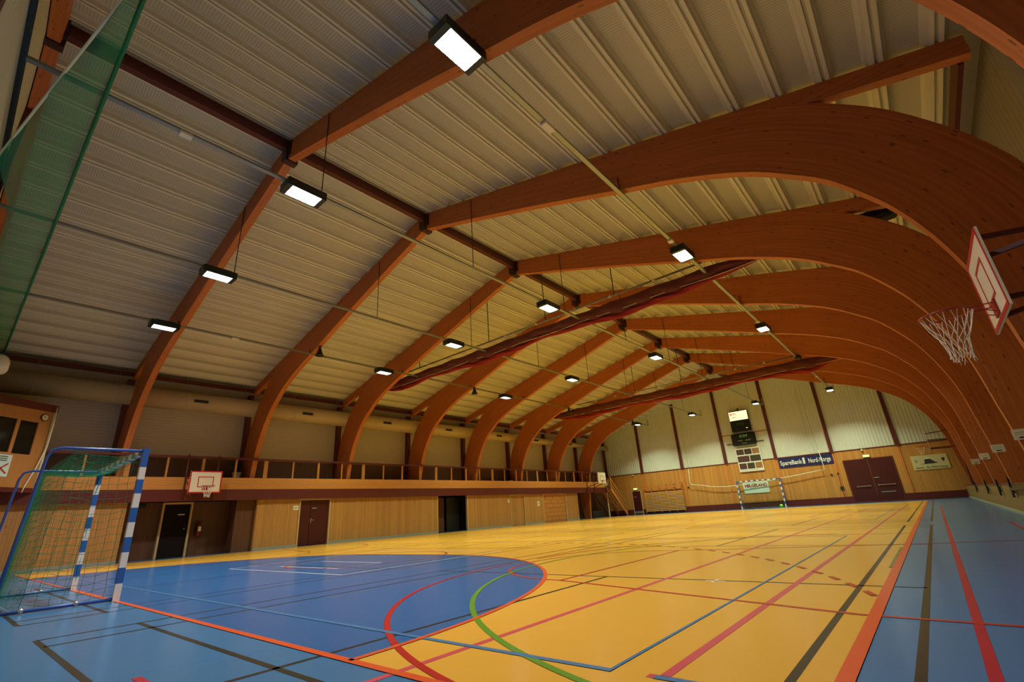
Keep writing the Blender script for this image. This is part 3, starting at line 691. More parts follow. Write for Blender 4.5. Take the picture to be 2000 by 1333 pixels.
# ------------------------------------------------------------------ handball goals
def goal(loc, facing, label, depth_t, depth_b, netr, scale_n):
    """posts at x = +-1.54; the frame goes back along -facing"""
    g = empty('handball_goal', (loc[0], loc[1], 0)); tag(g, label, 'goal')
    X, Y0 = loc; f = -facing
    def striped(p0, p1, n, ax):
        mb = MB()
        for i in range(n):
            a = [p0[j]+(p1[j]-p0[j])*i/n for j in range(3)]; c = [p0[j]+(p1[j]-p0[j])*(i+1)/n for j in range(3)]
            lo = [min(a[j], c[j])-(.04 if j != ax else 0) for j in range(3)]; hi = [max(a[j], c[j])+(.04 if j != ax else 0) for j in range(3)]
            mb.box(lo[0], hi[0], lo[1], hi[1], lo[2], hi[2], i % 2)
        return mb
    for s in (-1, 1):
        mb = MB(); px = X+s*1.54
        zs = [0, .22, .42, .62, .82, 1.02, 1.22, 1.42, 1.62, 1.80, 2.08]
        for i, (z0, z1) in enumerate(zip(zs, zs[1:])):
            mb.box(px-.04, px+.04, Y0-.04, Y0+.04, z0, z1, i % 2)
        mb.build('post', ['goal_white', 'goal_blue'], g)
    mb = MB(); n = 15
    for i in range(n):
        a = X-1.5+3.0*i/n; mb.box(a, a+3.0/n, Y0-.04, Y0+.04, 2.0, 2.08, (i+1) % 2)
    mb.build('crossbar', ['goal_white', 'goal_blue'], g)
    for s in (-1, 1):
        px = X+s*1.54
        pts = [(px, Y0, 2.04), (px, Y0+f*(depth_t-.14), 2.04), (px, Y0+f*(depth_t-.04), 2.0), (px, Y0+f*depth_t, 1.9), (px, Y0+f*(depth_t+(depth_b-depth_t)*.5), 1.0), (px, Y0+f*depth_b, .03)]
        mb = MB(); mb.tube(pts, .02, 10); mb.build('side_frame', 'frame_blue', g, smooth=True)
        mb = MB(); mb.tube([(px, Y0, .03), (px, Y0+f*depth_b, .03)], .022, 10); mb.build('base_rail', 'frame_blue', g, smooth=True)
        for t in (.35, .78):
            mb = MB(); mb.lathe([(.012, 0), (.028, .006), (.028, .03), (.012, .04)], (px+s*.02, Y0+f*depth_b*t, .04), 10, axis='x'); mb.build('net_clip', 'steel', g, smooth=True)
    mb = MB(); mb.tube([(X-1.54, Y0+f*depth_b, .03), (X+1.54, Y0+f*depth_b, .03)], .022, 10); mb.build('base_rail', 'frame_blue', g, smooth=True)
    # net: two side panels, a sagging roof and a back panel of knotted cord
    nb = MB(); step = .1*scale_n
    dt, db = depth_t*.74, depth_b*.80
    def back_y(z): return Y0+f*(dt+(db-dt)*(1-z/2.0))
    zz = [2.0-step*i for i in range(int(2.0/step)+1)]
    for s in (-1, 1):
        px = X+s*1.5
        for z in zz:
            yb = back_y(z); pts = []
            for i in range(9):
                t = i/8; pts.append((px+s*.012*math.sin(t*9+z*5), Y0+(yb-Y0)*t, max(.02, z-.055*math.sin(math.pi*t)-.012*math.sin(t*17+z*7))))
            nb.tube(pts, netr, 3, caps=False)
        nv = max(3, int(dt/step))
        for i in range(nv+1):
            t = i/nv; pts = []
            for j in range(11):
                z = 2.0*(1-j/10); yb = back_y(z)
                pts.append((px+.015*math.sin(j*1.7+i), Y0+(yb-Y0)*t+.012*math.sin(j*2.1+i), max(.02, z-.055*math.sin(math.pi*t))))
            nb.tube(pts, netr, 3, caps=False)
    nx = int(3.0/step)
    for z in zz:                                                # back panel rows
        pts = [(X-1.5+3.0*i/24, back_y(z)+f*.05*math.sin(math.pi*i/24), max(.02, z-.06*math.sin(math.pi*i/24)-.02*abs(math.sin(i*.9)))) for i in range(25)]
        nb.tube(pts, netr, 3, caps=False)
    for i in range(nx+1):
        x = X-1.5+3.0*i/nx
        pts = [(x+.01*math.sin(j+i), back_y(2.0*(1-j/8))+f*.05*math.sin(math.pi*i/nx), max(.02, 2.0*(1-j/8)-.06*math.sin(math.pi*i/nx))) for j in range(9)]
        nb.tube(pts, netr, 3, caps=False)
        # roof strands sag between the crossbar and the back
        pts = [(x, Y0+(back_y(2.0)-Y0)*t/6, 2.0-.06*math.sin(math.pi*t/6)-.1*math.sin(math.pi*i/nx)) for t in range(7)]
        nb.tube(pts, netr, 3, caps=False)
    for t in range(1, int(dt/step)+1):
        tt = t*step/dt
        pts = [(X-1.5+3.0*i/16, Y0+(back_y(2.0)-Y0)*tt, 2.0-.06*math.sin(math.pi*tt)-.1*math.sin(math.pi*i/16)) for i in range(17)]
        nb.tube(pts, netr, 3, caps=False)
    nb.build('net', 'net_green', g)
    return g
goal((0, 0), 1, 'near handball goal with blue and white striped posts and green net', 1.08, 1.2, .003, 1.0)
goal((.33, 38.95), -1, 'far handball goal with striped posts in front of the HELGELAND banner', .55, .62, .003, 1.5)
m = MB(); m.lathe([(.005, 0), (.06, .012), (.1, .05), (.118, .115), (.1, .18), (.06, .218), (.005, .23)], (1.62, 38.75, 0), 20)
tag(m.build('ball', 'ball_green', smooth=True), 'bright yellow green ball lying beside the far goal post', 'ball')

# ------------------------------------------------------------------ basketball backboards
def hoop(c, f, rimz, label, w=1.15, h=.84, bz=None, posts=(), arms=(), netlen=.45, red=True, twist=0.0):
    """board centred at c=(x,y), facing f (+1 or -1 along x)"""
    x, y = c; bz = bz if bz is not None else rimz-.22
    g = empty('basketball_backboard', (x, y, bz)); tag(g, label, 'backboard')
    xa, xb = sorted((x, x-f*.022)); 
    m = MB(); m.box(xa, xb, y-w/2, y+w/2, bz, bz+h, 0)
    # border and inner rectangle as painted strips on the face
    m.build('board', 'board_white', g)
    m = MB(); fx0, fx1 = sorted((x+f*.001, x+f*.005)); b = .045 if red else .012
    mm = 'board_red' if red else 'near_black'
    m.box(fx0, fx1, y-w/2, y+w/2, bz, bz+b); m.box(fx0, fx1, y-w/2, y+w/2, bz+h-b, bz+h); m.box(fx0, fx1, y-w/2, y-w/2+b, bz+b, bz+h-b); m.box(fx0, fx1, y+w/2-b, y+w/2, bz+b, bz+h-b)
    iz0 = bz+.22; iz1 = bz+.63; iw = .28; t = .03
    m.box(fx0, fx1, y-iw, y+iw, iz0, iz0+t); m.box(fx0, fx1, y-iw, y+iw, iz1-t, iz1); m.box(fx0, fx1, y-iw, y-iw+t, iz0+t, iz1-t); m.box(fx0, fx1, y+iw-t, y+iw, iz0+t, iz1-t)
    m.build('target_marking', mm, g)
    cx = x+f*.385
    m = MB(); m.tube([(cx+.225*math.cos(2*math.pi*i/32), y+.225*math.sin(2*math.pi*i/32), rimz) for i in range(32)], .009, 8, closed=True)
    m.tube([(x+f*.01, y-.1, rimz-.005), (cx-f*.2, y-.1, rimz)], .007); m.tube([(x+f*.01, y+.1, rimz-.005), (cx-f*.2, y+.1, rimz)], .007)
    m.tube([(x+f*.01, y-.08, rimz-.1), (cx-f*.16, y-.14, rimz-.004)], .006); m.tube([(x+f*.01, y+.08, rimz-.1), (cx-f*.16, y+.14, rimz-.004)], .006)
    ax0, ax1 = sorted((x+f*.005, x+f*.02)); m.box(ax0, ax1, y-.1, y+.1, rimz-.13, rimz+.03)
    m.build('rim', 'rim_red', g, smooth=False)
    # knotted net
    m = MB(); rows = [(0, .222), (.13, .175), (.2, .145), (.26, .125), (.31, .11), (.36, .098), (.41, .09), (netlen*.93, .085), (netlen, .1)]
    for i in range(12):
        for d in (-1, 1):
            pts = []
            for j, (dz, r) in enumerate(rows):
                a = 2*math.pi*(i+.5*d*((j+1)//1) * .5)/12 + twist*j
                pts.append((cx+r*math.cos(a), y+r*math.sin(a), rimz-dz*(1+.08*math.sin(i*1.3+j))))
            m.tube(pts, .0035, 4, caps=False)
    m.build('net', 'net_white', g)
    for p in posts:
        m = MB(); m.tube([p[0], p[1]], .03, 8); m.build('support_post', 'dark_red_steel', g, smooth=True)
    for p, q in arms:
        m = MB(); m.bar(p, q, .035, .045); m.build('support_arm', 'dark_red_steel', g)
    return g
hoop((11.5, 4.73), -1, 2.5, 'big near backboard with red border and white net in front of the right arches', w=1.22, h=.83, bz=2.31,
     posts=[((12.14, 4.33, .74), (12.14, 4.33, 3.3))],
     arms=[((11.52, 4.14, 3.02), (12.14, 4.33, 3.0)), ((11.52, 4.78, 3.02), (12.14, 4.33, 2.97)), ((11.52, 4.22, 2.40), (12.14, 4.33, 2.42)), ((11.52, 4.95, 2.40), (12.14, 4.33, 2.40))], netlen=.5, twist=.05)
hoop((-11.5, 4.87), 1, 2.57, 'near left backboard with red border hung in front of the gallery fascia', w=1.15, h=.85, bz=2.33,
     posts=[((-11.85, 4.25, 2.1), (-11.85, 4.25, 3.85)), ((-11.85, 5.35, 2.1), (-11.85, 5.35, 3.85))], arms=[((-11.54, 4.4, 2.9), (-11.85, 4.25, 2.9)), ((-11.54, 5.3, 2.9), (-11.85, 5.35, 2.9)), ((-11.54, 4.4, 2.45), (-11.85, 4.25, 2.45)), ((-11.54, 5.3, 2.45), (-11.85, 5.35, 2.45))], netlen=.38)
hoop((-10.62, 34.4), 1, 2.95, 'far left white backboard on long dark red arms beside the staircase', w=1.25, h=.92, bz=2.72, red=False,
     posts=[((-11.86, 33.95, 2.08), (-11.86, 33.95, 3.85)), ((-11.86, 35.1, 2.08), (-11.86, 35.1, 3.85))], arms=[((-10.66, 34.0, 3.5), (-11.86, 33.95, 3.6)), ((-10.66, 34.8, 3.5), (-11.86, 35.1, 3.6)), ((-10.66, 34.0, 2.8), (-11.86, 33.95, 2.5)), ((-10.66, 34.8, 2.8), (-11.86, 35.1, 2.5))], netlen=.4)
hoop((10.9, 34.4), -1, 2.95, 'far right backboard seen edge on in front of the cream mountain banner', w=1.25, h=.92, bz=2.72, red=False,
     posts=[((12.12, 33.95, .7), (12.12, 33.95, 3.85)), ((12.12, 35.1, .7), (12.12, 35.1, 3.85))], arms=[((10.94, 34.0, 3.6), (12.12, 33.95, 3.7)), ((10.94, 34.8, 3.3), (12.12, 35.1, 3.3)), ((10.94, 34.0, 2.8), (12.12, 33.95, 2.8)), ((10.94, 34.8, 2.8), (12.12, 35.1, 2.8))], netlen=.4)

# ------------------------------------------------------------------ lamp rows on cable trays
TX = [6.9, 2.1, -2.75, -7.6]
LY = [1.69, 10.4, 19.05, 27.7, 36.45]
TXN = ['rightmost', 'second from right', 'third from right', 'leftmost']
for j, x in enumerate(TX):
    t = empty('cable_tray', (x, 18, 7.55)); tag(t, ['long grey cable tray carrying the row of lamps nearest the right arches', 'grey cable tray just right of the ridge carrying lamps', 'grey cable tray just left of the ridge carrying lamps', 'grey cable tray nearest the gallery, leftmost of the four lamp trays'][j], 'cable tray')
    m = MB(); y1 = 38.6
    m.box(x-.045, x+.045, YN, y1, 7.55, 7.56); m.box(x-.045, x-.035, YN, y1, 7.56, 7.6); m.box(x+.035, x+.045, YN, y1, 7.56, 7.6)
    m.box(x-.03, x+.03, y1-.03, y1, 7.55, 8.1); m.build('tray', 'galvanised', t)
    for k in range(0, 8):
        y = YA(k)-.03
        zt = roof(x)-.1
        if x > 6: zt = 8.0
        if x < -7.2: zt = 7.75
        m = MB(); m.tube([(x, y, 7.6), (x, y, zt)], .012, 6); m.build('hanger_rod', 'near_black', t)
    for (bx, by, s) in ((6.9, 3.97, .3), (-7.6, 3.9, .25), (2.1, -.49, .2), (6.9, 9.6, .16), (6.9, 18.3, .16), (6.9, 31.6, .14)):
        if abs(bx-x) < .1:
            m = MB(); m.bbox(x-.07, x+.07, by-s/2, by+s/2, 7.5, 7.56, .01); m.build('junction_box', 'white_paint', t)
lamp_proto = None
def build_lamp(loc, label):
    global lamp_proto, lamp_kids
    if lamp_proto is None:
        r = bpy.data.objects.new('floodlight', None); COL.objects.link(r)
        m = MB(); w, l, h = .2, .41, .17
        # open-bottomed black box: walls and sloping top
        m.box(-w, -w+.02, -l, l, 0, h); m.box(w-.02, w, -l, l, 0, h); m.box(-w+.02, w-.02, -l, -l+.1, 0, h); m.box(-w+.02, w-.02, l-.1, l, 0, h)
        m.box(-w, w, -l, l, h, h+.015); m.bbox(-w+.05, w-.05, -l+.12, l-.12, h+.015, h+.06, .015)
        o = m.build('housing', 'lamp_black'); o.parent = r
        m = MB(); m.box(-w+.02, w-.02, -l+.1, l-.1, .035, .05); o = m.build('glass', 'lamp_glass'); o.parent = r
        m = MB(); m.tube([(-.02, -l, h), (-.03, -l-.06, h+.05), (.0, -l-.1, h+.03), (.03, -l-.05, h+.0)], .008, 6); o = m.build('cable', 'white_paint', None, smooth=True); o.parent = r
        lamp_proto = r; lamp_kids = list(r.children)
    else:
        r = lamp_proto.copy(); COL.objects.link(r)
        for ch in lamp_kids:
            c = ch.copy(); COL.objects.link(c); c.parent = r
    r.location = loc; tag(r, label, 'floodlight', 'black floodlights hung under the roof')
    ld = bpy.data.lights.new('floodlight_beam', 'AREA'); ld.shape = 'RECTANGLE'; ld.size = .34; ld.size_y = .6; ld.energy = LAMP_W; ld.color = LAMP_COL; ld.spread = LAMP_SPREAD
    ld.color = LAMP_COL_NEAR if loc[1] < 5 else LAMP_COL
    lo = bpy.data.objects.new('beam', ld); COL.objects.link(lo); lo.parent = r; lo.location = (0, 0, .03)
ROWN = ['in the row nearest the camera', 'in the second row, before the first red curtain', 'in the middle row between the red curtains', 'in the row hidden behind the second red curtain', 'in the last row near the far wall']
COLN = ['rightmost floodlight', 'floodlight just right of the ridge', 'floodlight just left of the ridge', 'leftmost floodlight']
for i, y in enumerate(LY):
    for j, x in enumerate(TX):
        build_lamp((x, y, 7.38), COLN[j]+' '+ROWN[i])

# ------------------------------------------------------------------ hoisted divider curtains
def curtain(y, zp, xa, xb, px0, px1, label, zt, zb, seed):
    rnd = random.Random(seed)
    c = empty('divider_curtain', ((xa+xb)/2, y, zt)); tag(c, label, 'curtain')
    m = MB(); m.tube([(px0, y, zp), (px1, y, zp)], .035, 10); m.build('winch_pipe', 'galvanised', c, smooth=True)
    n = 9
    for i in range(n+1):
        x = px0+(px1-px0)*i/n
        m = MB(); m.tube([(x-.05, y, zp), (x+.05, y, zp)], .05, 10); m.build('pipe_drum', 'white_paint', c, smooth=True)
        m = MB(); m.tube([(x, y, zp), (x, y, zt-.02)], .004, 5); m.build('hoist_line', 'near_black', c)
    for x in (-7.6, -2.72, .45, 3.6, 6.85):
        if px0-.3 < x < px1+.3:
            m = MB(); m.tube([(x, y, zp), (x, y, roof(x)+.1)], .018, 8); m.build('hanger_rod', 'near_black', c, smooth=True)
    # bundle: upper part folded net, lower part red cloth
    NX = 120
    def ring(mb, f0, f1, mi):
        rings = []
        for i in range(NX+1):
            x = xa+(xb-xa)*i/NX
            e = min(1, (x-xa)/1.6, (xb-x)/1.6); e = max(e, .03)**.6
            sag = abs(math.sin(math.pi*(x-px0)/((px1-px0)/n)))
            top = zt-.05*sag-.3*(1-e); bot = zb[0]+(zb[1]-zb[0])*(.5+.5*math.sin(x*.9+seed))*.8+.03*math.sin(x*2.7+seed)
            bot = top-(top-bot)*e
            R_ = []
            M = 14
            for k in range(M):
                a = 2*math.pi*k/M
                tt = f0+(f1-f0)*(.5-.5*math.cos(a))
                z = top+(bot-top)*tt
                wdt = (.04+.13*math.sin(math.pi*min(1, max(0, tt*.9+.08))))*e
                yy = y+wdt*math.sin(a)*(1+.35*math.sin(x*6+k*1.1+seed))
                R_.append((x, yy, z))
            rings.append(R_)
        vs = sum(rings, []); M = len(rings[0]); fs = []
        for i in range(NX):
            for k in range(M): fs.append((M*i+k, M*i+(k+1) % M, M*(i+1)+(k+1) % M, M*(i+1)+k))
        mb.add(vs, fs, mi)
    m = MB(); ring(m, 0, .8, 0); m.build('folded_net', 'net_veil_brown', c, smooth=True)
    m = MB(); ring(m, .72, 1.0, 0); m.build('red_cloth', 'curtain_red', c, smooth=True)
    m = MB(); m.tube([(xa+(xb-xa)*i/40, y-.12, zb[0]+.62*(zt-zb[0])*.62+.02*math.sin(i)) for i in range(41)], .012, 6); m.build('hem_rope', 'cream', c, smooth=True)
    return c
curtain(12.5, 8.05, -10.7, 8.97, -8.64, 6.87, 'hoisted red curtain hanging across the hall between third and fourth arches', 7.86, (7.12, 7.34), 1)
curtain(26.5, 7.85, -9.8, 8.96, -7.3, 6.78, 'second hoisted red curtain farther back near the far wall', 7.62, (6.80, 7.0), 4)

# ------------------------------------------------------------------ ventilation duct along the gallery
dc = empty('ventilation_duct', (-12.8, 18, 6.2)); tag(dc, 'long pale round ventilation duct above the gallery behind the arch legs', 'duct')
m = MB(); prof = [(.39, YN+.05), (.39, 22.6), (.33, 23.0), (.33, 26.4), (.25, 26.8), (.25, 31.4), (.2, 31.8), (.2, YF-.05)]
m.lathe([(r, yy) for r, yy in prof], (-12.8, 0, 6.2), 32, axis='y'); m.build('pipe', 'duct', dc, smooth=True)
for y in (4.49, 9.24, 14.0, 18.75, 23.7, 28.2, 33):
    r = .39 if y < 22.6 else (.33 if y < 26.5 else (.25 if y < 31.5 else .2)); m = MB(); m.box(-12.8+r*.9, -12.8+r+.02, y-.27, y+.27, 6.12, 6.24); m.build('air_grille', 'near_black', dc)
for y in [YN+1.9+2.34*i for i in range(18)]:
    r = .39 if y < 22.6 else (.33 if y < 26.5 else (.25 if y < 31.5 else .2)); m = MB(); m.tube([(-12.8+(r+.006)*math.cos(2*math.pi*i/28), y, 6.2+(r+.006)*math.sin(2*math.pi*i/28)) for i in range(28)], .008, 5, closed=True); m.build('joint_band', 'duct', dc)
    m = MB(); m.tube([(-12.8, y, 6.2+r), (-12.8, y, roof(-12.8)+.1)], .006, 5); m.build('hanger_rod', 'galvanised', dc)
# duct bend at the near gable, above the booth
m = MB(); m.tube([(-11.2, -2.2, 6.15), (-10.6, -1.9, 6.25), (-10.1, -1.75, 6.1), (-9.95, -1.7, 5.85)], [.3, .3, .3, .24], 20); tag(m.build('duct_outlet', 'white_paint', smooth=True), 'pale duct outlet by the near gable above the control booth', 'duct')

# ------------------------------------------------------------------ cross braces on the left wall
for (a, b_, lab) in (((YA(3)+.3, 6.9), (YA(4)-.1, 2.6), 'thin dark brace rod sloping down away from the camera on the left wall'), ((YA(3)+.3, 2.6), (YA(4)-.1, 6.9), 'thin dark brace rod rising away from the camera on the left wall')):
    m = MB(); m.tube([(-13.6 if a[1] > 4 else -13.56, a[0], a[1]), (-13.6 if a[1] > 4 else -13.56, b_[0], b_[1])], .018, 6); tag(m.build('brace_rod', 'dark_red_steel'), lab, 'brace')

# ------------------------------------------------------------------ control booth at the near left corner
D = Vector((.545, -.84, 0)); NB = Vector((.84, .545, 0)); P0 = Vector((-11.92, 0, 0)); LB = 3.0
bo = empty('control_booth', (-11.92, 0, 2.55)); tag(bo, 'pine control booth with windows on the near end of the gallery', 'booth')
def bq(s0, s1, z0, z1, d0, d1, name, m):
    mb = MB(); vs = []
    for z in (z0, z1):
        for (s, d) in ((s0, d0), (s1, d0), (s1, d1), (s0, d1)):
            vs.append(P0+D*s+NB*d+Vector((0, 0, z)))
    mb.add(vs, [(0, 3, 2, 1), (4, 5, 6, 7), (0, 1, 5, 4), (1, 2, 6, 5), (2, 3, 7, 6), (3, 0, 4, 7)]); return mb.build(name, m, bo)
for (s0, s1, z0, z1) in ((.02, .40, 2.55, 5.1), (.40, .94, 2.55, 3.6), (.40, .94, 4.67, 5.1), (.94, 1.04, 2.55, 5.1), (1.04, 1.56, 2.55, 3.62), (1.04, 1.56, 4.69, 5.1), (1.56, LB, 2.55, 5.1)):
    bq(s0, s1, z0, z1, -.1, 0, 'front_panel', 'pine')
bq(-.06, LB, 5.08, 5.32, -.14, .05, 'roof_beam', 'burgundy')
bq(.0, LB, 2.42, 2.56, -.12, .02, 'bottom_beam', 'burgundy')
for (s0, s1, z0, z1) in ((.40, .94, 3.6, 4.67), (1.04, 1.56, 3.62, 4.69)):
    bq(s0, s1, z0, z1, -.06, -.05, 'window_pane', 'glass_dark')
bq(-.02, .04, 2.5, 5.1, .0, .05, 'corner_trim', 'cream')
mb = MB(); mb.box(-13.7, -12.0, -.05, .05, 2.5, 5.1); mb.build('side_panel', 'pine', bo)
# clock on the booth
ck = empty('wall_clock', tuple(P0+D*.47+Vector((0, 0, 4.86)))); tag(ck, 'small round wall clock with pale face on the control booth', 'clock')
cc = P0+D*.2+NB*.01+Vector((0, 0, 4.87))
def disc(c, r, d, name, m, parent, n=24, th=.03):
    mb = MB(); e1 = D; e2 = Vector((0, 0, 1)); vs = []
    for q in (0, th):
        for i in range(n):
            a = 2*math.pi*i/n; vs.append(c+e1*r*math.cos(a)+e2*r*math.sin(a)+NB*(d+q))
    fs = [tuple(range(n)), tuple(range(n, 2*n))]+[(i, (i+1) % n, n+(i+1) % n, n+i) for i in range(n)]
    mb.add(vs, fs); return mb.build(name, m, parent)
cc = P0+D*.28+Vector((0, 0, 4.86))
disc(cc, .125, 0, 'case', 'near_black', ck); disc(cc, .1, .03, 'dial', 'cream', ck, th=.004)
mb = MB(); mb.bar(cc+NB*.037, cc+NB*.037+Vector((0, 0, .075)), .008, .008); mb.bar(cc+NB*.037, cc+NB*.037+D*.05+Vector((0, 0, .02)), .01, .008); mb.build('hand', 'black', ck)
# no-entry style notice under the window
sg = empty('notice_board', tuple(P0+D*1.1+Vector((0, 0, 3.2)))); tag(sg, 'pale notice with a red cross under the booth windows', 'notice')
def bquad(s0, s1, z0, z1, d0, d1, name, m, par):
    mb = MB(); vs = []
    for z in (z0, z1):
        for (s, d) in ((s0, d0), (s1, d0), (s1, d1), (s0, d1)): vs.append(P0+D*s+NB*d+Vector((0, 0, z)))
    mb.add(vs, [(0, 3, 2, 1), (4, 5, 6, 7), (0, 1, 5, 4), (1, 2, 6, 5), (2, 3, 7, 6), (3, 0, 4, 7)]); return mb.build(name, m, par)
bquad(.88, 1.45, 2.87, 3.54, 0, .012, 'card', 'banner_pale', sg)
mb = MB()
for a, c in (((.94, 2.97), (1.3, 3.27)), ((.94, 3.27), (1.3, 2.97))):
    mb.bar(P0+D*a[0]+NB*.018+Vector((0, 0, a[1])), P0+D*c[0]+NB*.018+Vector((0, 0, c[1])), .012, .04)
mb.build('red_cross', 'sign_text_red', sg)
mb = MB()
for z in (3.36, 3.42, 3.48): mb.bar(P0+D*1.0+NB*.014+Vector((0, 0, z)), P0+D*1.3+NB*.014+Vector((0, 0, z)), .004, .025)
mb.build('print', 'text_dark', sg)
# white cord hanging at the booth corner
m = MB(); m.tube([(-11.78, .02, 5.25), (-11.76, .03, 4.6), (-11.74, .02, 3.9), (-11.72, -.1, 3.2), (-11.7, -.25, 2.6), (-11.69, -.28, 2.4)], .02, 8)
tag(m.build('hanging_cord', 'rope_white', smooth=True), 'pale cord hanging down the corner of the control booth', 'cord')

# ------------------------------------------------------------------ green safety net hoisted behind the near goal
sn = empty('safety_net', (0, -1.9, 7.4)); tag(sn, 'green safety net hoisted under the roof behind the near goal, top left', 'net')
NS = 60
def rope_at(x):                                  # white rope: rises towards the hall centre
    t = (x-.21)/4.31; return Vector((x, -2.55+.72*t, 7.0))
def low_at(x): return Vector((x, -1.637, 7.2+.03*math.sin(x*.8)))
m = MB(); vs = []; M = 10
for i in range(NS+1):
    x = -12.8+19.0*i/NS
    xr = max(x, 0.0); a = rope_at(xr) if x > 0 else Vector((x, -2.585+.255*min(1, -x/1.5), 7.0)); a = Vector((x, min(a.y, -1.7), a.z)); b_ = low_at(x)
    for k in range(M+1):
        t = k/M; p = a.lerp(b_, t); p.z -= .10*math.sin(math.pi*t)+.03*math.sin(x*3+k); vs.append(p)
fs = [((M+1)*i+k, (M+1)*i+k+1, (M+1)*(i+1)+k+1, (M+1)*(i+1)+k) for i in range(NS) for k in range(M)]
m.add(vs, fs); m.build('mesh', 'net_veil_green', sn, smooth=True)
m = MB(); vs = []
for i in range(NS+1):
    x = -12.8+19.0*i/NS; b_ = low_at(x)
    wd = .075+.035*math.sin(x*1.3)
    for k in range(8):
        a = 2*math.pi*k/8; vs.append(b_+Vector((0, .028*math.cos(a), (wd)*math.sin(a)-.03)))
fs = [(8*i+k, 8*i+(k+1) % 8, 8*(i+1)+(k+1) % 8, 8*(i+1)+k) for i in range(NS) for k in range(8)]
m.add(vs, fs); m.build('gathered_edge', 'net_fold_green', sn, smooth=True)
m = MB(); m.tube([rope_at(0.0+6.4*i/20) for i in range(21)], .018, 8); m.build('edge_rope', 'rope_white', sn, smooth=True)
m = MB(); m.box(-12.9, 5.5, YN, YN+.06, 7.5, 7.56); m.box(-12.9, 5.5, YN, YN+.07, 7.56, 7.575)
tag(m.build('net_rail', 'lamp_black'), 'dark steel rail along the near gable wall that carries the green net', 'rail')

# ------------------------------------------------------------------ hoisted net ropes in front of the far wall
fr_ = empty('far_net_rope', (0, 39.4, 2.2)); tag(fr_, 'white bottom rope of the net sagging across the far wall behind the goal', 'rope')
yy = 39.5
pts = [(-4.95, yy, 8.6), (-5.03, yy, 3.48), (-5.14, yy, 2.27), (-4.98, yy, 2.17), (-4.3, yy, 2.06), (-3.35, yy, 1.87), (-2.26, yy, 1.78), (-1.2, yy, 1.80), (.4, yy, 1.88), (1.81, yy, 2.06), (3.06, yy, 2.18), (4.3, yy, 2.34), (4.85, yy, 2.39), (4.8, yy, 3.79), (4.67, yy, 6.3), (4.7, yy, 8.8)]
m = MB(); m.tube(pts[1:14], .022, 8); m.build('rope', 'rope_white', fr_, smooth=True)
m = MB(); m.tube(pts[:2], .008, 6); m.tube(pts[13:], .008, 6); m.tube([(4.4, yy, 8.6), (4.35, yy, 5.0), (4.7, yy, 2.5)], .006, 5); m.build('lift_cord', 'net_green', fr_, smooth=True)
m = MB()
for p, q in (((5.12, 2.0), (5.3, 2.02)), ((5.58, .5), (5.58, 2.1)), ((-5.5, 1.97), (-5.35, 1.99))):
    pass
for (x, z, lab) in ((-5.42, 1.98, 'small dark hook on the pine wall right of the wall bars'), (5.16, 2.0, 'small dark hook on the pine wall left of the double doors')):
    m = MB(); m.bbox(x-.06, x+.06, YF-.1, YF-.02, z-.05, z+.05, .01); m.tube([(x, YF-.1, z), (x, YF-.16, z), (x, YF-.16, z+.06)], .01, 6); tag(m.build('wall_hook', 'near_black'), lab, 'hook')
m = MB(); m.tube([(5.55, YF-.05, .45), (5.55, YF-.05, 2.05)], .02, 8); m.box(5.45, 5.65, YF-.1, YF-.02, .95, 1.15); m.box(5.5, 5.6, YF-.08, YF-.02, 2.0, 2.1)
tag(m.build('cable_conduit', 'near_black'), 'thin dark conduit with a switch box left of the burgundy double doors', 'conduit')
m = MB(); m.lathe([(.02, 0), (.06, .02), (.07, .08), (.03, .12)], (7.36, YF-.12, 3.4), 14); tag(m.build('motion_detector', 'white_paint', smooth=True), 'small round white detector above the right exit sign', 'detector')
m = MB(); m.lathe([(.02, 0), (.06, .02), (.07, .08), (.03, .12)], (-10.4, YF-.12, 3.38), 14); tag(m.build('motion_detector', 'white_paint', smooth=True), 'small round white detector above the left exit sign', 'detector')

# ------------------------------------------------------------------ signs on the right arch legs, wall hooks on the ledge
for k, lab in ((2, 'white notice card on the nearest right arch leg, cut by the frame edge'), (3, 'largest fully visible white notice card on a right arch leg'), (4, 'middle white notice card on the right arch legs'), (5, 'farthest white notice card on the right arch legs')):
    e = empty('notice_card', (12.06, YA(k), 1.62)); tag(e, lab, 'notice', 'white cards on the right arch legs')
    m = MB(); m.box(11.94, 12.2, YA(k)-.012, YA(k), 1.52, 1.72); m.build('card', 'white_paint', e)
    m = MB(); m.box(12.02, 12.13, YA(k)-.015, YA(k)-.012, 1.55, 1.575); m.build('black_bar', 'black', e)
    m = MB(); m.box(11.98, 12.16, YA(k)-.014, YA(k)-.012, 1.62, 1.628); m.box(11.98, 12.16, YA(k)-.014, YA(k)-.012, 1.66, 1.668); m.build('print', 'text_grey', e)
for y, lab in ((15.2, 'dark green bracket with a long bar on the low right wall, nearest of the row'), (18.3, 'dark bracket on the low right wall, second of the row'), (22.6, 'dark bracket on the low right wall, third of the row'), (28.7, 'dark bracket on the low right wall, farthest of the row')):
    e = empty('wall_bracket', (12.05, y, .6)); tag(e, lab, 'bracket')
    m = MB(); m.bar((11.93, y-.05, .86), (11.93, y+.12, .42), .04, .09); m.box(11.92, 11.97, y-.06, y+.06, .5, .66); m.build('clamp', 'lamp_black', e)
    if y < 16:
        m = MB(); m.bar((11.92, y-.05, .6), (11.92, y-3.0, .66), .05, .07); m.build('bar', 'lamp_black', e)

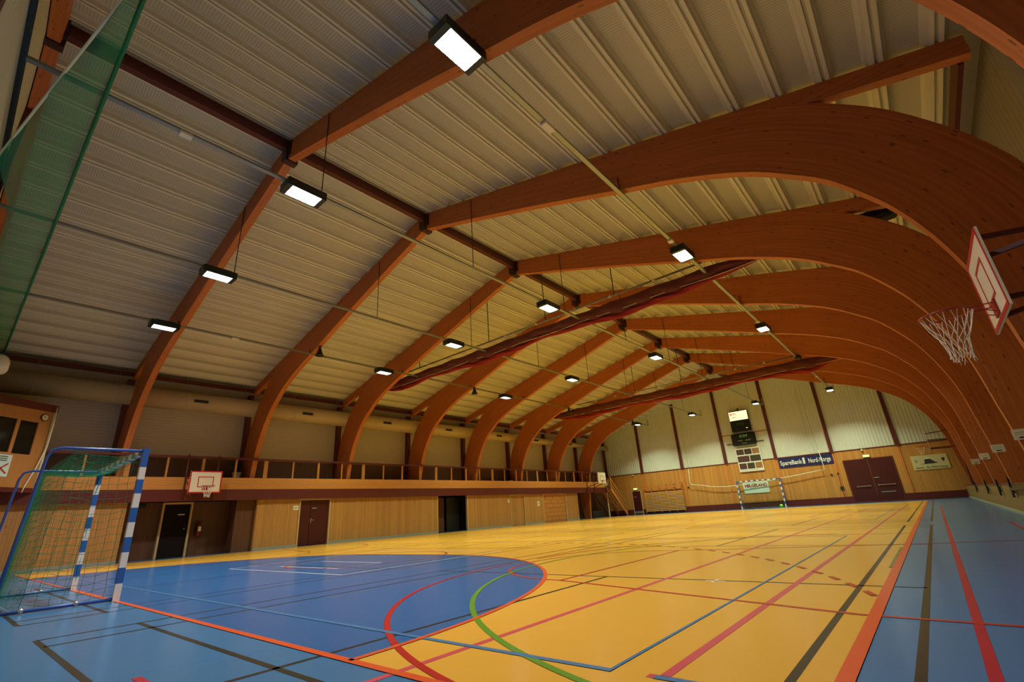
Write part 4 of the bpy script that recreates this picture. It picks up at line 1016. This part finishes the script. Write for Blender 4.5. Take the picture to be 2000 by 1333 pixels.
# ------------------------------------------------------------------ loudspeakers on the arches
def spk(x, y, z, s, lab):
    e = empty('loudspeaker', (x, y, z)); tag(e, lab, 'speaker')
    m = MB(); m.lathe([(.05, .3), (.07, .28), (.1, .15), (.17, .02), (.18, 0)], (x, y, z), 20); m.build('horn', 'black', e, smooth=True)
    m = MB(); m.box(x-.03, x+.03, y-.04, y+.04, z+.28, z+s); m.build('bracket', 'near_black', e)
spk(-7.0, YA(1)+.1, 7.34, .5, 'small black loudspeaker under the second arch above the gallery side')
spk(-7.45, YA(3)+.1, 7.2, .4, 'black loudspeaker under the fourth arch, left side')
spk(-7.45, YA(5)+.1, 7.2, .4, 'black loudspeaker under the sixth arch, left side')
spk(-7.3, YA(7)+.1, 7.2, .5, 'black loudspeaker under the last arch, left side')
spk(7.0, YA(5)+.1, 7.45, .4, 'black loudspeaker on the right half of the sixth arch beside the cable tray')
# electric heater fan near the right eave of the third arch
m = MB(); m.bbox(10.6, 11.7, YA(2)+.35, YA(2)+.8, 7.15, 7.45, .08); tag(m.build('fan_heater', 'black'), 'black fan heater under the eave at the right, above the third arch', 'heater')

# ------------------------------------------------------------------ plants on the gallery
def plant(x, y, z, lab):
    e = empty('potted_plant', (x, y, z)); tag(e, lab, 'plant')
    m = MB(); m.lathe([(.1, 0), (.15, .02), (.19, .32), (.17, .33), (.15, .27)], (x, y, z), 18); m.build('pot', 'pot_white', e, smooth=True)
    rr = random.Random(int(y*10)); m = MB()
    for i in range(70):
        a = rr.uniform(0, 6.28); b2 = rr.uniform(.2, 1.4); r = rr.uniform(.15, .38)
        c = Vector((x+r*math.cos(a)*math.cos(b2)*.9, y+r*math.sin(a)*math.cos(b2)*1.1, z+.42+r*math.sin(b2)))
        d = Vector((math.cos(a), math.sin(a), rr.uniform(-.4, .5))).normalized(); s = d.cross(Vector((0, 0, 1))).normalized()*.035
        m.add([c-d*.1, c+s, c+d*.12, c-s], [(0, 1, 2, 3)])
    m.build('foliage', 'leaf', e)
plant(-12.75, 6.42, 2.95, 'leafy plant in a white pot on the gallery near the left backboard')
plant(-12.8, 25.0, 2.75, 'far leafy plant behind the gallery railing')
# mats and stored gear under the far end of the gallery
m = MB(); m.bbox(-13.3, -12.4, 35.3, 37.0, 0, .55, .04); tag(m.build('crash_mat', 'near_black'), 'dark crash mats stacked under the far end of the gallery', 'mat')
m = MB(); m.bbox(-12.0, -11.4, -.75, -.45, 0, .34, .05); tag(m.build('equipment_bag', 'black'), 'black bag on the floor by the left edge behind the near goal', 'bag')

# ------------------------------------------------------------------ small pieces belong to the part they sit on
RULES = {'exit_sign': [('lit_face', 'housing')], 'sponsor_banner': [('lettering', 'cloth'), ('underline', 'cloth')],
         'town_banner': [('lettering', 'cloth'), ('mountain_print', 'cloth'), ('snow_print', 'cloth'), ('crest_print', 'cloth')],
         'scoreboard': [('clock_digits', 'case'), ('lettering', 'case'), ('maker_plate', 'case')], 'shot_clock': [('dim_display', 'case'), ('status_light', 'case')],
         'lit_sign': [('lettering', 'lit_face'), ('small_print', 'lit_face')], 'photo_collage': [('photograph', 'backing'), ('caption_strip', 'backing')],
         'basketball_backboard': [('target_marking', 'board'), ('net', 'rim')], 'wall_clock': [('hand', 'dial')], 'notice_board': [('red_cross', 'card'), ('print', 'card')],
         'notice_card': [('print', 'card'), ('black_bar', 'card')], 'wall_notice': [('print', 'card')], 'fire_extinguisher': [('label_plate', 'cylinder')],
         'handball_goal': [('net_clip', 'base_rail')], 'divider_curtain': [('pipe_drum', 'winch_pipe'), ('hoist_line', 'winch_pipe'), ('hem_rope', 'folded_net')],
         'cable_tray': [('junction_box', 'tray')], 'ventilation_duct': [('air_grille', 'pipe'), ('joint_band', 'pipe')]}
base = lambda n: n.split('.')[0]
for o in list(bpy.data.objects):
    if o.parent is None and base(o.name) in RULES:
        for a, b_ in RULES[base(o.name)]:
            tgt = [c for c in o.children if base(c.name) == b_]
            for c in [c for c in o.children if base(c.name) == a]:
                if tgt: c.parent = tgt[0]; c.matrix_parent_inverse = Matrix.Identity(4)
